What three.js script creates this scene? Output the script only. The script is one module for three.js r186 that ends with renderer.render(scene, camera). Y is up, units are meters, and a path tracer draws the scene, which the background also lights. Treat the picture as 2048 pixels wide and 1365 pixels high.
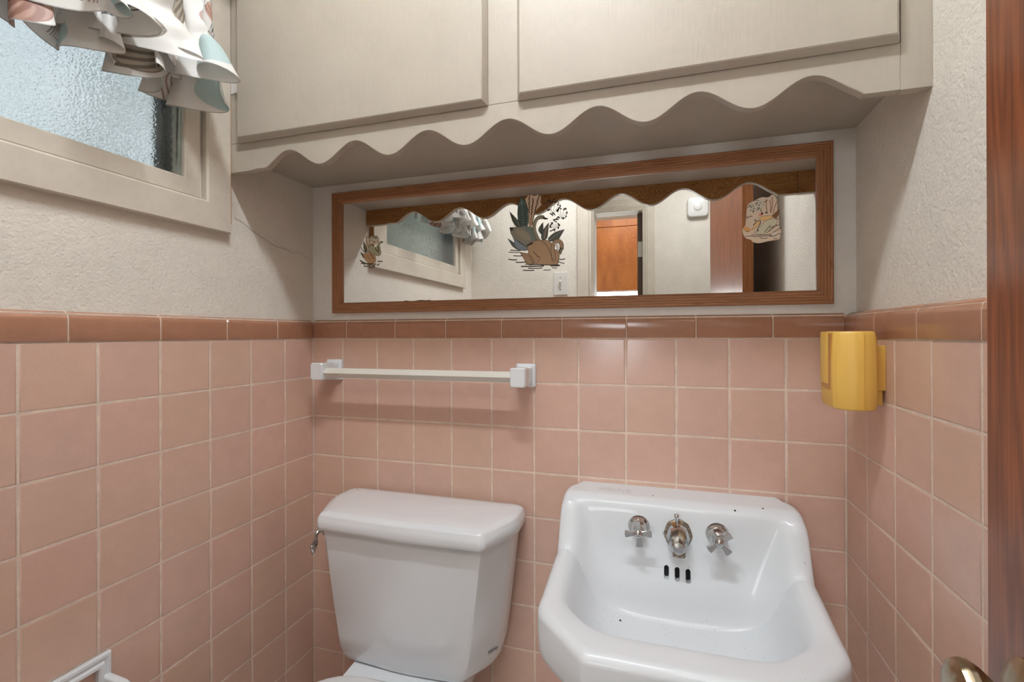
import * as THREE from 'three';
import { mergeGeometries, mergeVertices, toCreasedNormals } from 'three/addons/utils/BufferGeometryUtils.js';
import { RoundedBoxGeometry } from 'three/addons/geometries/RoundedBoxGeometry.js';
import { RectAreaLightUniformsLib } from 'three/addons/lights/RectAreaLightUniformsLib.js';
import { FontLoader } from 'three/addons/loaders/FontLoader.js';
import { TextGeometry } from 'three/addons/geometries/TextGeometry.js';
import { Brush, Evaluator, SUBTRACTION } from 'three-bvh-csg';

// ---------------------------------------------------------------- camera, sky, lights, exposure
const scene = new THREE.Scene();
const renderer = new THREE.WebGLRenderer();
renderer.toneMapping = THREE.LinearToneMapping;
renderer.toneMappingExposure = 1.26;
renderer.shadowMap.enabled = true;
RectAreaLightUniformsLib.init();

const Y0 = 1.15;                       // height of the tile / cap joint above the floor; lengths below are measured from it
const camera = new THREE.PerspectiveCamera(2 * Math.atan(682.5 / 957.31) * 180 / Math.PI, 2048 / 1365, 0.02, 100);
camera.position.set(0.9389, Y0 + 0.010, 1.1325);
camera.rotation.order = 'YXZ';
camera.rotation.set(0, 0.2982, -0.0035);
camera.setViewOffset(2048, 1365, 0, 13.6, 2048, 1365);
scene.add(camera);

scene.background = new THREE.Color().setRGB(0.87, 0.945, 1.0);
scene.backgroundIntensity = 1.75;

const TUBE = { x: 0.72, y: 1.205, z: 0.80, len: 0.45, w: 0.05, power: 124, up: 200, color: new THREE.Color().setRGB(0.885, 0.945, 1.0) };
const tubeLight = new THREE.RectAreaLight(TUBE.color, TUBE.power, TUBE.len, TUBE.w);
tubeLight.name = 'tube_light';
tubeLight.position.set(TUBE.x, Y0 + TUBE.y, TUBE.z);
tubeLight.rotation.x = -Math.PI / 2;
scene.add(tubeLight);
const tubeUp = new THREE.RectAreaLight(TUBE.color, TUBE.up, TUBE.len, TUBE.w);      // the tube shines on the ceiling as well
tubeUp.name = 'tube_light_up';
tubeUp.position.set(TUBE.x, Y0 + TUBE.y + 0.042, TUBE.z);
tubeUp.rotation.x = Math.PI / 2;
scene.add(tubeUp);
const HALL = { x: 1.15, z: 1.78, power: 19 };
const hallLight = new THREE.RectAreaLight(new THREE.Color().setRGB(0.95, 0.97, 1.0), HALL.power, 0.3, 0.3);
hallLight.name = 'hall_light';
hallLight.position.set(HALL.x, Y0 + 1.21, HALL.z);
hallLight.rotation.x = -Math.PI / 2;
scene.add(hallLight);
const kitchenLight = new THREE.RectAreaLight(new THREE.Color().setRGB(1.0, 0.98, 0.96), 8, 0.4, 0.4);
kitchenLight.name = 'kitchen_light';
kitchenLight.position.set(0.6, Y0 + 1.21, 2.95);
kitchenLight.rotation.x = -Math.PI / 2;
scene.add(kitchenLight);

// daylight entering through the kitchen window, in line with both doorways
const KW = { x0: 0.1, x1: 1.1, y0: -0.2, y1: 0.5, z: 4.0 };
const kitchenDay = new THREE.RectAreaLight(new THREE.Color().setRGB(0.92, 0.97, 1.0), 11, KW.x1 - KW.x0, KW.y1 - KW.y0);
kitchenDay.name = 'kitchen_window_light';
kitchenDay.position.set((KW.x0 + KW.x1) / 2, Y0 + (KW.y0 + KW.y1) / 2, KW.z - 0.01);      // faces -z, into the house
scene.add(kitchenDay);

// ---------------------------------------------------------------- helpers
const W = 1.3027, P = 0.1095;
const XL = -0.006, XR = 1.324, ZB = -0.008, ZR = 1.21, CEIL = 1.29;
function rng(seed) { let a = seed >>> 0; return () => { a = (a + 0x6D2B79F5) | 0; let t = Math.imul(a ^ (a >>> 15), 1 | a); t = (t + Math.imul(t ^ (t >>> 7), 61 | t)) ^ t; return ((t ^ (t >>> 14)) >>> 0) / 4294967296; }; }
const taken = new Map();
function numbered(n) { const k = taken.get(n) ?? 0; taken.set(n, k + 1); return k ? n + '_' + String(k).padStart(3, '0') : n; }
function mesh(name, geo, mat, parent) {
  const o = new THREE.Mesh(geo, mat); o.name = parent ? name : numbered(name);
  o.castShadow = o.receiveShadow = true; (parent ?? scene).add(o); return o;
}
function thing(name, label, category, pos = [0, 0, 0], group) {
  const o = new THREE.Group(); o.name = numbered(name); o.position.set(pos[0], pos[1] + Y0, pos[2]);
  o.userData = { label, category }; if (group) o.userData.group = group; scene.add(o); return o;
}
function struct(name, label, category) { const o = new THREE.Group(); o.name = name; o.position.y = Y0; o.userData = { kind: 'structure', label, category }; scene.add(o); return o; }
// box by its limits, uv in metres
function boxUV(g) {
  const p = g.attributes.position, n = g.attributes.normal, uv = new Float32Array(p.count * 2);
  for (let i = 0; i < p.count; i++) {
    const ax = Math.abs(n.getX(i)), ay = Math.abs(n.getY(i)), az = Math.abs(n.getZ(i));
    const [u, v] = ax >= ay && ax >= az ? [p.getZ(i), p.getY(i)] : az >= ay ? [p.getX(i), p.getY(i)] : [p.getX(i), p.getZ(i)];
    uv[2 * i] = u; uv[2 * i + 1] = v;
  }
  g.setAttribute('uv', new THREE.BufferAttribute(uv, 2)); return g;
}
function bx(x0, x1, y0, y1, z0, z1, r = 0) {
  const g = r ? new RoundedBoxGeometry(x1 - x0, y1 - y0, z1 - z0, 2, r) : new THREE.BoxGeometry(x1 - x0, y1 - y0, z1 - z0);
  g.translate((x0 + x1) / 2, (y0 + y1) / 2, (z0 + z1) / 2); return boxUV(g);
}
function plain(g) { for (const k of Object.keys(g.attributes)) if (!['position', 'normal', 'uv'].includes(k)) g.deleteAttribute(k); return g.index ? g.toNonIndexed() : g; }
const merge = (list) => mergeGeometries(list.map(plain));
function smooth(g, angle = 0.7) { g.deleteAttribute('normal'); const uv = g.attributes.uv; if (uv) g.deleteAttribute('uv'); let m = mergeVertices(g, 1e-5); m = toCreasedNormals(m, angle); return boxUV(m); }
// surface through rings of equal length
function loft(rings, { capStart = true, capEnd = true, closed = true } = {}) {
  const pos = [], idx = [], n = rings[0].length;
  for (const r of rings) for (const p of r) pos.push(...p);
  const m = closed ? n : n - 1;
  for (let i = 0; i + 1 < rings.length; i++) for (let j = 0; j < m; j++) { const a = i * n + j, b = i * n + (j + 1) % n; idx.push(a, b, a + n, b, b + n, a + n); }
  const cap = (k, flip) => {
    const c = [0, 0, 0]; for (const p of rings[k]) for (let q = 0; q < 3; q++) c[q] += p[q] / n;
    const at = pos.length / 3; pos.push(...c);
    for (let j = 0; j < n; j++) { const a = k * n + j, b = k * n + (j + 1) % n; flip ? idx.push(at, b, a) : idx.push(at, a, b); }
  };
  if (capStart) cap(0, true); if (capEnd) cap(rings.length - 1, false);
  const g = new THREE.BufferGeometry(); g.setAttribute('position', new THREE.Float32BufferAttribute(pos, 3)); g.setIndex(idx); g.computeVertexNormals(); return g;
}
// rounded polygon in plan: corners [x, z, radius], counter-clockwise seen from above or not; k points per corner
function roundPoly(c, k = 6) {
  const out = [], n = c.length;
  for (let i = 0; i < n; i++) {
    const [px, pz] = c[(i + n - 1) % n], [x, z, r] = c[i], [nx, nz] = c[(i + 1) % n];
    let ax = px - x, az = pz - z, bxx = nx - x, bz = nz - z; const la = Math.hypot(ax, az), lb = Math.hypot(bxx, bz);
    ax /= la; az /= la; bxx /= lb; bz /= lb;
    const half = Math.acos(Math.max(-1, Math.min(1, ax * bxx + az * bz))) / 2, t = Math.min(r / Math.tan(half), la * 0.49, lb * 0.49);
    for (let j = 0; j < k; j++) { const s = j / (k - 1), u = (1 - s) * (1 - s), v = 2 * s * (1 - s), w = s * s; out.push([x + ax * t * u + bxx * t * w, z + az * t * u + bz * t * w]); }
  }
  return out;
}
// the four sides of a rectangular moulding; profile points are [distance from the outer edge, height]
function frameSides(a0, a1, b0, b1, profile, put) {
  const sides = [[[a0, b0, 1, 1], [a1, b0, -1, 1]], [[a1, b0, -1, 1], [a1, b1, -1, -1]], [[a1, b1, -1, -1], [a0, b1, 1, -1]], [[a0, b1, 1, -1], [a0, b0, 1, 1]]];
  return sides.map(([s, e], k) => {
    const pos = [], uv = [], off = k * 0.37; let run = 0;
    for (let i = 0; i + 1 < profile.length; i++) {
      const [u0, h0] = profile[i], [u1, h1] = profile[i + 1], len = Math.hypot(u1 - u0, h1 - h0);
      const A = [s[0] + s[2] * u0, s[1] + s[3] * u0, h0], B = [e[0] + e[2] * u0, e[1] + e[3] * u0, h0], C = [e[0] + e[2] * u1, e[1] + e[3] * u1, h1], D = [s[0] + s[2] * u1, s[1] + s[3] * u1, h1];
      const L = (q) => k % 2 ? q[1] : q[0];
      for (const [q, r] of [[A, run], [B, run], [C, run + len], [A, run], [C, run + len], [D, run + len]]) { pos.push(...put(...q)); uv.push(L(q) + off, r); }
      run += len;
    }
    const g = new THREE.BufferGeometry(); g.setAttribute('position', new THREE.Float32BufferAttribute(pos, 3)); g.setAttribute('uv', new THREE.Float32BufferAttribute(uv, 2)); g.computeVertexNormals(); return g;
  });
}
function tube(points, r, seg = 24, rad = 10) { return new THREE.TubeGeometry(new THREE.CatmullRomCurve3(points.map((p) => new THREE.Vector3(...p))), seg, r, rad, false); }
function lathe(profile, seg = 28) { return new THREE.LatheGeometry(profile.map(([r, h]) => new THREE.Vector2(Math.max(r, 1e-5), h)), seg); }
function axis(g, dir, at) { g.applyQuaternion(new THREE.Quaternion().setFromUnitVectors(new THREE.Vector3(0, 1, 0), new THREE.Vector3(...dir).normalize())); g.translate(...at); return g; }

// ---------------------------------------------------------------- textures
function noiseGrid(seed, n) { const r = rng(seed), a = new Float32Array(n * n); for (let i = 0; i < a.length; i++) a[i] = r(); return (x, y) => { x = ((x % n) + n) % n; y = ((y % n) + n) % n; const i = Math.floor(x), j = Math.floor(y); let u = x - i, v = y - j; u = u * u * (3 - 2 * u); v = v * v * (3 - 2 * v); const i1 = (i + 1) % n, j1 = (j + 1) % n; return (a[j * n + i] * (1 - u) + a[j * n + i1] * u) * (1 - v) + (a[j1 * n + i] * (1 - u) + a[j1 * n + i1] * u) * v; }; }
function dataTex(n, m, fn, srgb, size, sizeV = size) {
  const d = new Uint8Array(n * m * 4);
  for (let j = 0; j < m; j++) for (let i = 0; i < n; i++) { const c = fn(i / n, j / m), k = 4 * (j * n + i); d[k] = c[0]; d[k + 1] = c[1]; d[k + 2] = c[2]; d[k + 3] = 255; }
  const t = new THREE.DataTexture(d, n, m); t.wrapS = t.wrapT = THREE.RepeatWrapping; t.magFilter = THREE.LinearFilter; t.minFilter = THREE.LinearMipmapLinearFilter; t.generateMipmaps = true;
  if (srgb) t.colorSpace = THREE.SRGBColorSpace; t.repeat.set(1 / size, 1 / sizeV); t.needsUpdate = true; return t;
}
const clamp = (v, a = 0, b = 1) => Math.max(a, Math.min(b, v));
const grey = (v) => { v = clamp(v) * 255; return [v, v, v]; };
function stippleTex() { const a = noiseGrid(3, 64), b = noiseGrid(4, 128), c = noiseGrid(5, 32); return dataTex(512, 512, (u, v) => { const t = a(u * 64, v * 64) * 0.6 + b(u * 128, v * 128) * 0.3 + c(u * 32, v * 32) * 0.3; return grey(clamp((t - 0.45) * 2.2 + 0.3)); }, false, 0.24); }
function brushTex() { const a = noiseGrid(7, 128), b = noiseGrid(8, 16); return dataTex(256, 256, (u, v) => grey(0.5 + (a(u * 128, v * 10) - 0.5) * 0.6 + (b(u * 16, v * 16) - 0.5) * 0.4), false, 0.3); }
function mottle(seed, rgb, amp, size) { const a = noiseGrid(seed, 8), b = noiseGrid(seed + 1, 48); return dataTex(256, 256, (u, v) => { const t = 1 + ((a(u * 8, v * 8) - 0.5) * 1.2 + (b(u * 48, v * 48) - 0.5) * 0.8) * amp; return rgb.map((c) => clamp(c * t, 0, 255)); }, true, size); }
// wood: grain runs along u
function noise2(seed, n, m) { const r = rng(seed), a = new Float32Array(n * m); for (let i = 0; i < a.length; i++) a[i] = r(); return (x, y) => { x = (((x % 1) + 1) % 1) * n; y = (((y % 1) + 1) % 1) * m; const i = Math.floor(x), j = Math.floor(y); let u = x - i, v = y - j; u = u * u * (3 - 2 * u); v = v * v * (3 - 2 * v); const i0 = i % n, j0 = j % m, i1 = (i + 1) % n, j1 = (j + 1) % m; return (a[j0 * n + i0] * (1 - u) + a[j0 * n + i1] * u) * (1 - v) + (a[j1 * n + i0] * (1 - u) + a[j1 * n + i1] * u) * v; }; }
function woodTex(seed, light, dark, { lines = 40, figure = 1, size = 0.6, sizeV = 0.2, streak = 0.6 } = {}) {
  const a = noise2(seed, 12, 20), b = noise2(seed + 1, 4, 8), c = noise2(seed + 2, 16, 256), e = noise2(seed + 3, 64, 256);
  return dataTex(1024, 512, (u, v) => {
    const wob = (b(u, v) - 0.5) * figure + (a(u, v) - 0.5) * figure * 0.25;
    const ring = 0.5 + 0.5 * Math.sin((v * lines + wob * 9) * Math.PI * 2);
    const t = clamp(ring * 0.45 + c(u, v) * streak * 0.55 + (e(u, v) > 0.8 ? 0.2 : 0) + wob * 0.25);
    return light.map((l, k) => l + (dark[k] - l) * t);
  }, true, size, sizeV);
}
function rot90(t) { const c = t.clone(); c.rotation = Math.PI / 2; c.needsUpdate = true; return c; }

// ---------------------------------------------------------------- materials
const std = (o) => new THREE.MeshStandardMaterial(o), phys = (o) => new THREE.MeshPhysicalMaterial(o);
const rgb = (r, g, b) => new THREE.Color().setRGB(r, g, b);
const stipple = stippleTex(), brush = brushTex();
const M = {
  plaster: std({ map: mottle(11, [229, 222, 210], 0.025, 0.5), roughness: 0.75, bumpMap: stipple, bumpScale: 0.00052 }),
  plasterSmooth: std({ map: mottle(13, [238, 235, 230], 0.025, 0.5), roughness: 0.6, bumpMap: brush, bumpScale: 0.0002 }),
  trim: std({ map: mottle(16, [212, 202, 187], 0.03, 0.4), roughness: 0.42, bumpMap: brush, bumpScale: 0.0002 }),
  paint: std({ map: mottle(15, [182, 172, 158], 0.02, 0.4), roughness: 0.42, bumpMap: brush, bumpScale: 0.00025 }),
  ceiling: std({ color: rgb(0.9, 0.89, 0.87), roughness: 0.9 }),
  grout: std({ map: mottle(17, [228, 209, 192], 0.08, 0.12), roughness: 0.9 }),
  white: phys({ color: rgb(0.82, 0.85, 0.875), roughness: 0.13, clearcoat: 0.6, clearcoatRoughness: 0.05 }),
  ceramic: phys({ color: rgb(0.82, 0.845, 0.87), roughness: 0.12, clearcoat: 0.5, clearcoatRoughness: 0.06 }),
  seat: phys({ color: rgb(0.8, 0.8, 0.8), roughness: 0.22 }),
  chrome: std({ color: rgb(0.56, 0.56, 0.55), metalness: 1, roughness: 0.16 }),
  corroded: std({ map: mottle(19, [150, 138, 122], 0.5, 0.02), metalness: 0.7, roughness: 0.4 }),
  scale: std({ map: mottle(23, [150, 110, 70], 0.5, 0.01), roughness: 0.9 }),
  brass: std({ color: rgb(0.36, 0.29, 0.19), metalness: 1, roughness: 0.3 }),
  mirror: std({ color: rgb(0.93, 0.94, 0.93), metalness: 1, roughness: 0.0 }),
  black: std({ color: rgb(0.01, 0.01, 0.01), roughness: 0.8 }),
  oak: std({ map: woodTex(31, [192, 138, 96], [122, 78, 50], { lines: 26, figure: 0.5, size: 0.5, sizeV: 0.06 }), roughness: 0.5 }),
  ply: std({ map: woodTex(37, [204, 152, 92], [132, 86, 44], { lines: 5, figure: 2.2, size: 0.5, sizeV: 0.25, streak: 0.4 }), roughness: 0.6 }),
  door: phys({ map: rot90(woodTex(41, [152, 84, 44], [98, 47, 20], { lines: 3, figure: 0.5, size: 1.3, sizeV: 0.22, streak: 1.0 })), roughness: 0.45, clearcoat: 0.4, clearcoatRoughness: 0.22 }),
  doorEdge: std({ map: rot90(woodTex(43, [176, 112, 58], [118, 66, 28], { lines: 5, figure: 0.5, size: 0.9, sizeV: 0.06 })), roughness: 0.45 }),
  kitchenWood: std({ map: rot90(woodTex(47, [190, 116, 54], [142, 76, 30], { lines: 7, figure: 2.4, size: 0.7, sizeV: 0.4, streak: 0.4 })), roughness: 0.4 }),
  yellow: phys({ color: rgb(0.84, 0.52, 0.11), roughness: 0.38 }),
  amber: phys({ color: rgb(0.52, 0.24, 0.06), roughness: 0.4 }),
  bar: phys({ color: rgb(0.76, 0.73, 0.65), roughness: 0.2 }),
  plate: std({ color: rgb(0.74, 0.72, 0.68), roughness: 0.35 }),
  plastic: std({ color: rgb(0.76, 0.75, 0.73), roughness: 0.4 }),
  jamb: std({ map: mottle(53, [88, 90, 90], 0.25, 0.05), roughness: 0.7 }),
  steel: std({ color: rgb(0.45, 0.44, 0.42), metalness: 1, roughness: 0.4 }),
  darkDoor: std({ color: rgb(0.1, 0.065, 0.045), roughness: 0.5 }),
  hallPaint: std({ map: mottle(14, [224, 217, 206], 0.03, 0.5), roughness: 0.6 }),
  vinyl: std({ map: mottle(59, [238, 233, 227], 0.05, 0.2), roughness: 0.5 }),
  glow: std({ color: rgb(0.9, 0.9, 0.88), emissive: rgb(1, 0.96, 0.9), emissiveIntensity: 1.5, roughness: 0.5 }),
  outside: std({ map: mottle(61, [110, 120, 80], 0.3, 1.5), roughness: 1 }),
  bark: std({ map: mottle(63, [92, 78, 66], 0.3, 0.3), roughness: 1 }),
  leaf: std({ color: rgb(0.055, 0.10, 0.04), roughness: 0.7 }),
};
const tilePink = [0, 1, 2, 3].map((k) => phys({ map: mottle(71 + 2 * k, [[217, 181, 162], [218, 180, 163], [215, 179, 162], [217, 182, 162]][k], 0.02, 0.15), roughness: 0.2, bumpMap: brush, bumpScale: 0.00004 }));
const tileBrown = [0, 1].map((k) => phys({ map: mottle(81 + 2 * k, [[178, 130, 104], [174, 126, 100]][k], 0.04, 0.12), roughness: 0.16 }));

// ---------------------------------------------------------------- the room
// tiles: pillowed edges, front face at h = 0
function tileGeo(w, h) {
  const ring = (d, z) => [[-w / 2 + d, -h / 2 + d, z], [w / 2 - d, -h / 2 + d, z], [w / 2 - d, h / 2 - d, z], [-w / 2 + d, h / 2 - d, z]];
  const rings = [ring(0, -0.006), ring(0, -0.0022), ring(0.0009, -0.0007), ring(0.0035, 0)], pos = [], idx = [];
  for (const r of rings) for (const p of r) pos.push(...p);
  for (let i = 0; i < 3; i++) for (let j = 0; j < 4; j++) { const a = 4 * i + j, b = 4 * i + (j + 1) % 4; idx.push(a, b, b + 4, a, b + 4, a + 4); }
  idx.push(12, 13, 14, 12, 14, 15);
  const g = new THREE.BufferGeometry(); g.setAttribute('position', new THREE.Float32BufferAttribute(pos, 3)); g.setIndex(idx); g.computeVertexNormals(); return boxUV(g);
}
const tileCache = new Map();
function tileOf(w, h) { const k = w.toFixed(4) + h.toFixed(4); if (!tileCache.has(k)) tileCache.set(k, tileGeo(w, h)); return tileCache.get(k); }
const GAP = 0.0022;
// cap tiles: a face flush with the tiles and a quarter round back to the plaster; runs along local x, h = depth of the plaster behind the face
function capGeo(w, depth) {
  const r = 0.017, top = 0.053, pts = [[0.001, -Math.max(depth, r - 0.002)], [0.001, 0.0012], [0.003, 0.002]];
  for (let i = 0; i <= 6; i++) { const a = i / 6 * Math.PI / 2; pts.push([top - r + r * Math.sin(a), 0.002 - r + r * Math.cos(a)]); }
  if (depth > r) pts.push([top, -depth]);
  const rings = [[-w / 2, 1], [-w / 2 + 0.0015, 0], [w / 2 - 0.0015, 0], [w / 2, 1]].map(([x, e]) => pts.map(([y, z]) => [x, y, z - e * 0.0012]));
  return smooth(loft(rings), 0.5);
}
function tileWall(parent, len, first, place, caps, depth, seed) {
  const r = rng(seed), cols = [[0, first]];
  for (let a = first; a < len - 0.02; a += P) cols.push([a, Math.min(a + P, len)]);
  for (const [a, b] of cols) for (let k = 0; k < 11; k++) {
    const top = -k * P, bot = Math.max(-(k + 1) * P, -Y0);
    const o = mesh('wall_tile', tileOf(b - a - GAP, top - bot - GAP), tilePink[Math.floor(r() * 4)], parent);
    place(o, (a + b) / 2, (top + bot) / 2); o.rotateX((r() - 0.5) * 0.006); o.rotateY((r() - 0.5) * 0.006);
  }
  const strip = capGeo(GAP + 0.002, depth); strip.translate(0, -0.0004, -0.0009); const g0 = [];
  for (const a of caps) { const o = new THREE.Object3D(); place(o, a, 0); o.updateMatrix(); g0.push(strip.clone().applyMatrix4(o.matrix)); }
  mesh('cap_grout', merge(g0), M.grout, parent);
  const cuts = [0, ...caps, len];
  for (let i = 0; i + 1 < cuts.length; i++) { const w = cuts[i + 1] - cuts[i]; if (w < 0.01) continue; const o = mesh('cap_tile', capGeo(w - GAP, depth), tileBrown[Math.floor(r() * 2)], parent); place(o, (cuts[i] + cuts[i + 1]) / 2, 0); }
}
// back wall
const wallBack = struct('wall_back', 'painted back wall above pink tiles with a brown cap row', 'wall');
mesh('painted_board', bx(-0.14, 1.44, -Y0, CEIL, -0.12, ZB), M.plasterSmooth, wallBack);
mesh('grout', bx(XL, XR, -Y0, 0.048, ZB, -0.0008), M.grout, wallBack);
tileWall(wallBack, W, 0.0986, (o, a, y) => o.position.set(a, y, 0), [0.1114, 0.2633, 0.411, 0.5635, 0.7163, 0.8671, 1.017, 1.1697], 0.008, 101);
// left wall with the window opening
const WIN = { z0: 0.343, z1: 1.028, y0: 0.303, y1: 0.885 };
const wallLeft = struct('wall_left', 'stippled plaster wall with window above pink tiles', 'wall');
mesh('plaster', merge([bx(-0.14, XL, -Y0, WIN.y0, ZB, 2.5), bx(-0.14, XL, WIN.y1, CEIL, ZB, 2.5), bx(-0.14, XL, WIN.y0, WIN.y1, ZB, WIN.z0), bx(-0.14, XL, WIN.y0, WIN.y1, WIN.z1, 2.5)]), M.plaster, wallLeft);
mesh('grout', bx(XL, -0.0008, -Y0, 0.048, 0, ZR), M.grout, wallLeft);
tileWall(wallLeft, ZR, 0.1067, (o, a, y) => { o.position.set(0, y, a); o.rotation.y = Math.PI / 2; }, [0.1321, 0.2828, 0.4346, 0.589, 0.7405, 0.892, 1.0435, 1.195], 0.006, 102);
// hairline crack in the plaster: a thin ridge of lifted paint
{
  const pts = [[0.257, 0.283], [0.238, 0.279], [0.2, 0.262], [0.165, 0.25], [0.135, 0.24], [0.1, 0.238], [0.07, 0.233], [0.045, 0.236], [0.02, 0.227], [-0.004, 0.222]].map(([z, y]) => [XL + 0.0002, y, z]);
  mesh('crack', tube(pts, 0.0007, 40, 5), M.plaster, wallLeft);
}
// right wall
const wallRight = struct('wall_right', 'stippled plaster wall above pink tiles beside the brown door', 'wall');
mesh('plaster', bx(XR, 1.44, -Y0, CEIL, -0.12, 1.33), M.plaster, wallRight);
mesh('grout', bx(W + 0.0008, XR, -Y0, 0.046, 0, ZR), M.grout, wallRight);
tileWall(wallRight, ZR, 0.1006, (o, a, y) => { o.position.set(W, y, a); o.rotation.y = -Math.PI / 2; }, [0.1379, 0.2831, 0.4314, 0.583, 0.7345, 0.886, 1.0375], 0.0213, 103);
// rear wall with the doorway
const DOOR = { x0: 0.612, x1: 1.19, top: 0.88 };
const wallRear = struct('wall_rear', 'plaster wall with the doorway, seen in the mirror', 'wall');
mesh('plaster', merge([bx(XL, DOOR.x0, -Y0, CEIL, ZR, 1.33), bx(DOOR.x1, XR, -Y0, CEIL, ZR, 1.33), bx(DOOR.x0, DOOR.x1, DOOR.top, CEIL, ZR, 1.33)]), M.plaster, wallRear);
const trim1 = struct('trim_1', 'white casing of the bathroom doorway seen in the mirror', 'casing');
mesh('casing_board', bx(0.556, 0.612, -Y0, DOOR.top + 0.057, ZR - 0.014, ZR, 0.004), M.trim, trim1);
mesh('casing_head', bx(0.612, 1.24, DOOR.top, DOOR.top + 0.057, ZR - 0.014, ZR, 0.004), M.trim, trim1);
mesh('jamb_board', bx(0.608, 0.622, -Y0, DOOR.top, ZR, 1.33), M.trim, trim1);
// floor and ceiling
const floor = struct('floor', 'bathroom and hall floor', 'floor');
mesh('floor_sheet', bx(-0.9, 2.3, -Y0 - 0.1, -Y0, -0.12, 4.1), M.vinyl, floor);
const ceiling = struct('ceiling', 'flat white ceiling', 'ceiling');
mesh('ceiling_board', bx(-0.9, 2.3, CEIL, CEIL + 0.1, -0.12, 4.1), M.ceiling, ceiling);
// hall
const hall = struct('wall_hall', 'far hall wall with a white doorway, seen in the mirror', 'wall');
mesh('plaster', merge([bx(-0.9, 0.494, -Y0, CEIL, 2.35, 2.47), bx(0.83, 2.3, -Y0, CEIL, 2.35, 2.47), bx(0.494, 0.83, 0.88, CEIL, 2.35, 2.47)]), M.hallPaint, hall);
const hallEnds = struct('wall_hall_ends', 'end walls of the hall and kitchen', 'wall');
mesh('end_wall', merge([bx(2.3, 2.4, -Y0, CEIL, 1.33, 4.1), bx(-1.0, -0.9, -Y0, CEIL, 2.35, 4.1), bx(1.44, 2.4, -Y0, CEIL, 1.33 - 0.12, 1.33), bx(-1.0, KW.x0, -Y0, CEIL, KW.z, 4.1), bx(KW.x1, 2.4, -Y0, CEIL, KW.z, 4.1), bx(KW.x0, KW.x1, -Y0, KW.y0, KW.z, 4.1), bx(KW.x0, KW.x1, KW.y1, CEIL, KW.z, 4.1)]), M.hallPaint, hallEnds);
const trim2 = struct('trim_2', 'white moulded casing of the far doorway seen in the mirror', 'casing');
{
  const prof = [[0, 0], [0, 0.016], [0.004, 0.019], [0.05, 0.019], [0.053, 0.016], [0.058, 0.018], [0.07, 0.013], [0.0755, 0.013], [0.078, 0.009], [0.0825, 0.009], [0.0825, 0]];
  frameSides(0.4115, 0.9125, -Y0 - 0.0825, 0.9625, prof, (a, b, h) => [a, b, 2.35 - h]).forEach((g, k) => { if (k) mesh('casing_board', g, M.trim, trim2); });
}
const win2 = struct('window_2', 'bright kitchen window below the wooden cabinet, seen in the mirror', 'window');
frameSides(KW.x0, KW.x1, KW.y0, KW.y1, [[0, -0.06], [0, 0.0], [0.04, 0.0], [0.04, -0.06]], (a, b, h) => [a, b, KW.z + 0.02 - h]).forEach((g) => mesh('sash_rail', g, M.trim, win2));
mesh('glass_pane', bx(KW.x0 + 0.03, KW.x1 - 0.03, KW.y0 + 0.03, KW.y1 - 0.03, KW.z + 0.05, KW.z + 0.054), phys({ color: rgb(0.95, 0.98, 1), roughness: 0.02, transmission: 1, thickness: 0 }), win2);
// ---------------------------------------------------------------- window
const win = struct('window_1', 'small window with frosted glass and beige casing', 'window');
{
  const put = (z, y, h) => [XL + h, y, z], e = 0.0035;
  const cas = [[0, 0], [0, 0.0165], [0.0015, 0.018], [0.056, 0.018], [0.06, 0.015], [0.06, -0.01]];
  for (const g of frameSides(0.281, 1.0905, 0.241, 0.947, cas, put)) mesh('casing_board', g, M.trim, win);
  mesh('bare_casing_edge', bx(XL, XL + 0.0165, 0.262, 0.6, 0.2795, 0.2808), M.ply, win);
  const sash = [[0, -0.03], [0, 0.005], [0.001, 0.006], [0.033, 0.006], [0.035, 0.004], [0.036, -0.006], [0.036, -0.03]];
  for (const g of frameSides(WIN.z0 + e + 0.001, WIN.z1 - e, WIN.y0 + 0.0015, WIN.y1 - e, sash, put)) mesh('sash_rail', g, M.trim, win);
  mesh('glass_pane', bx(-0.012, -0.008, WIN.y0 + 0.034, WIN.y1 - 0.034, WIN.z0 + 0.036, WIN.z1 - 0.036), phys({ color: rgb(0.9, 0.96, 0.97), roughness: 0.16, transmission: 1, thickness: 0.004, ior: 1.45, bumpMap: pebble(), bumpScale: 0.0004 }), win);
  // dark liner of the opening and the screen outside it
  const lin = bx(-0.082, -0.016, WIN.y0, WIN.y1, WIN.z0, WIN.z0 + 0.0405), lin2 = bx(-0.082, -0.016, WIN.y0, WIN.y1, WIN.z1 - 0.0405, WIN.z1);
  mesh('jamb_liner', lin, M.jamb, win); mesh('jamb_liner', lin2, M.jamb, win);
  for (const [z0, z1] of [[WIN.z0 + 0.0405, WIN.z0 + 0.047], [WIN.z1 - 0.047, WIN.z1 - 0.0405]]) mesh('screen_frame', bx(-0.079, -0.055, WIN.y0, WIN.y1, z0, z1), M.jamb, win);
  mesh('sill_liner', bx(-0.14, -0.04, WIN.y0 - 0.002, WIN.y0 + 0.006, WIN.z0 + 0.034, WIN.z1 - 0.034), M.jamb, win);
  mesh('insect_screen', bx(-0.0805, -0.08, WIN.y0 + 0.006, WIN.y1, WIN.z0 + 0.042, WIN.z1 - 0.042), std({ color: rgb(0.2, 0.21, 0.22), roughness: 0.8, transparent: true, opacity: 0.3 }), win);
}
function pebble() { const a = noiseGrid(91, 128), b = noiseGrid(92, 64); return dataTex(512, 512, (u, v) => grey(a(u * 128, v * 128) * 0.6 + b(u * 64, v * 64) * 0.4), false, 0.25); }

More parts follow.
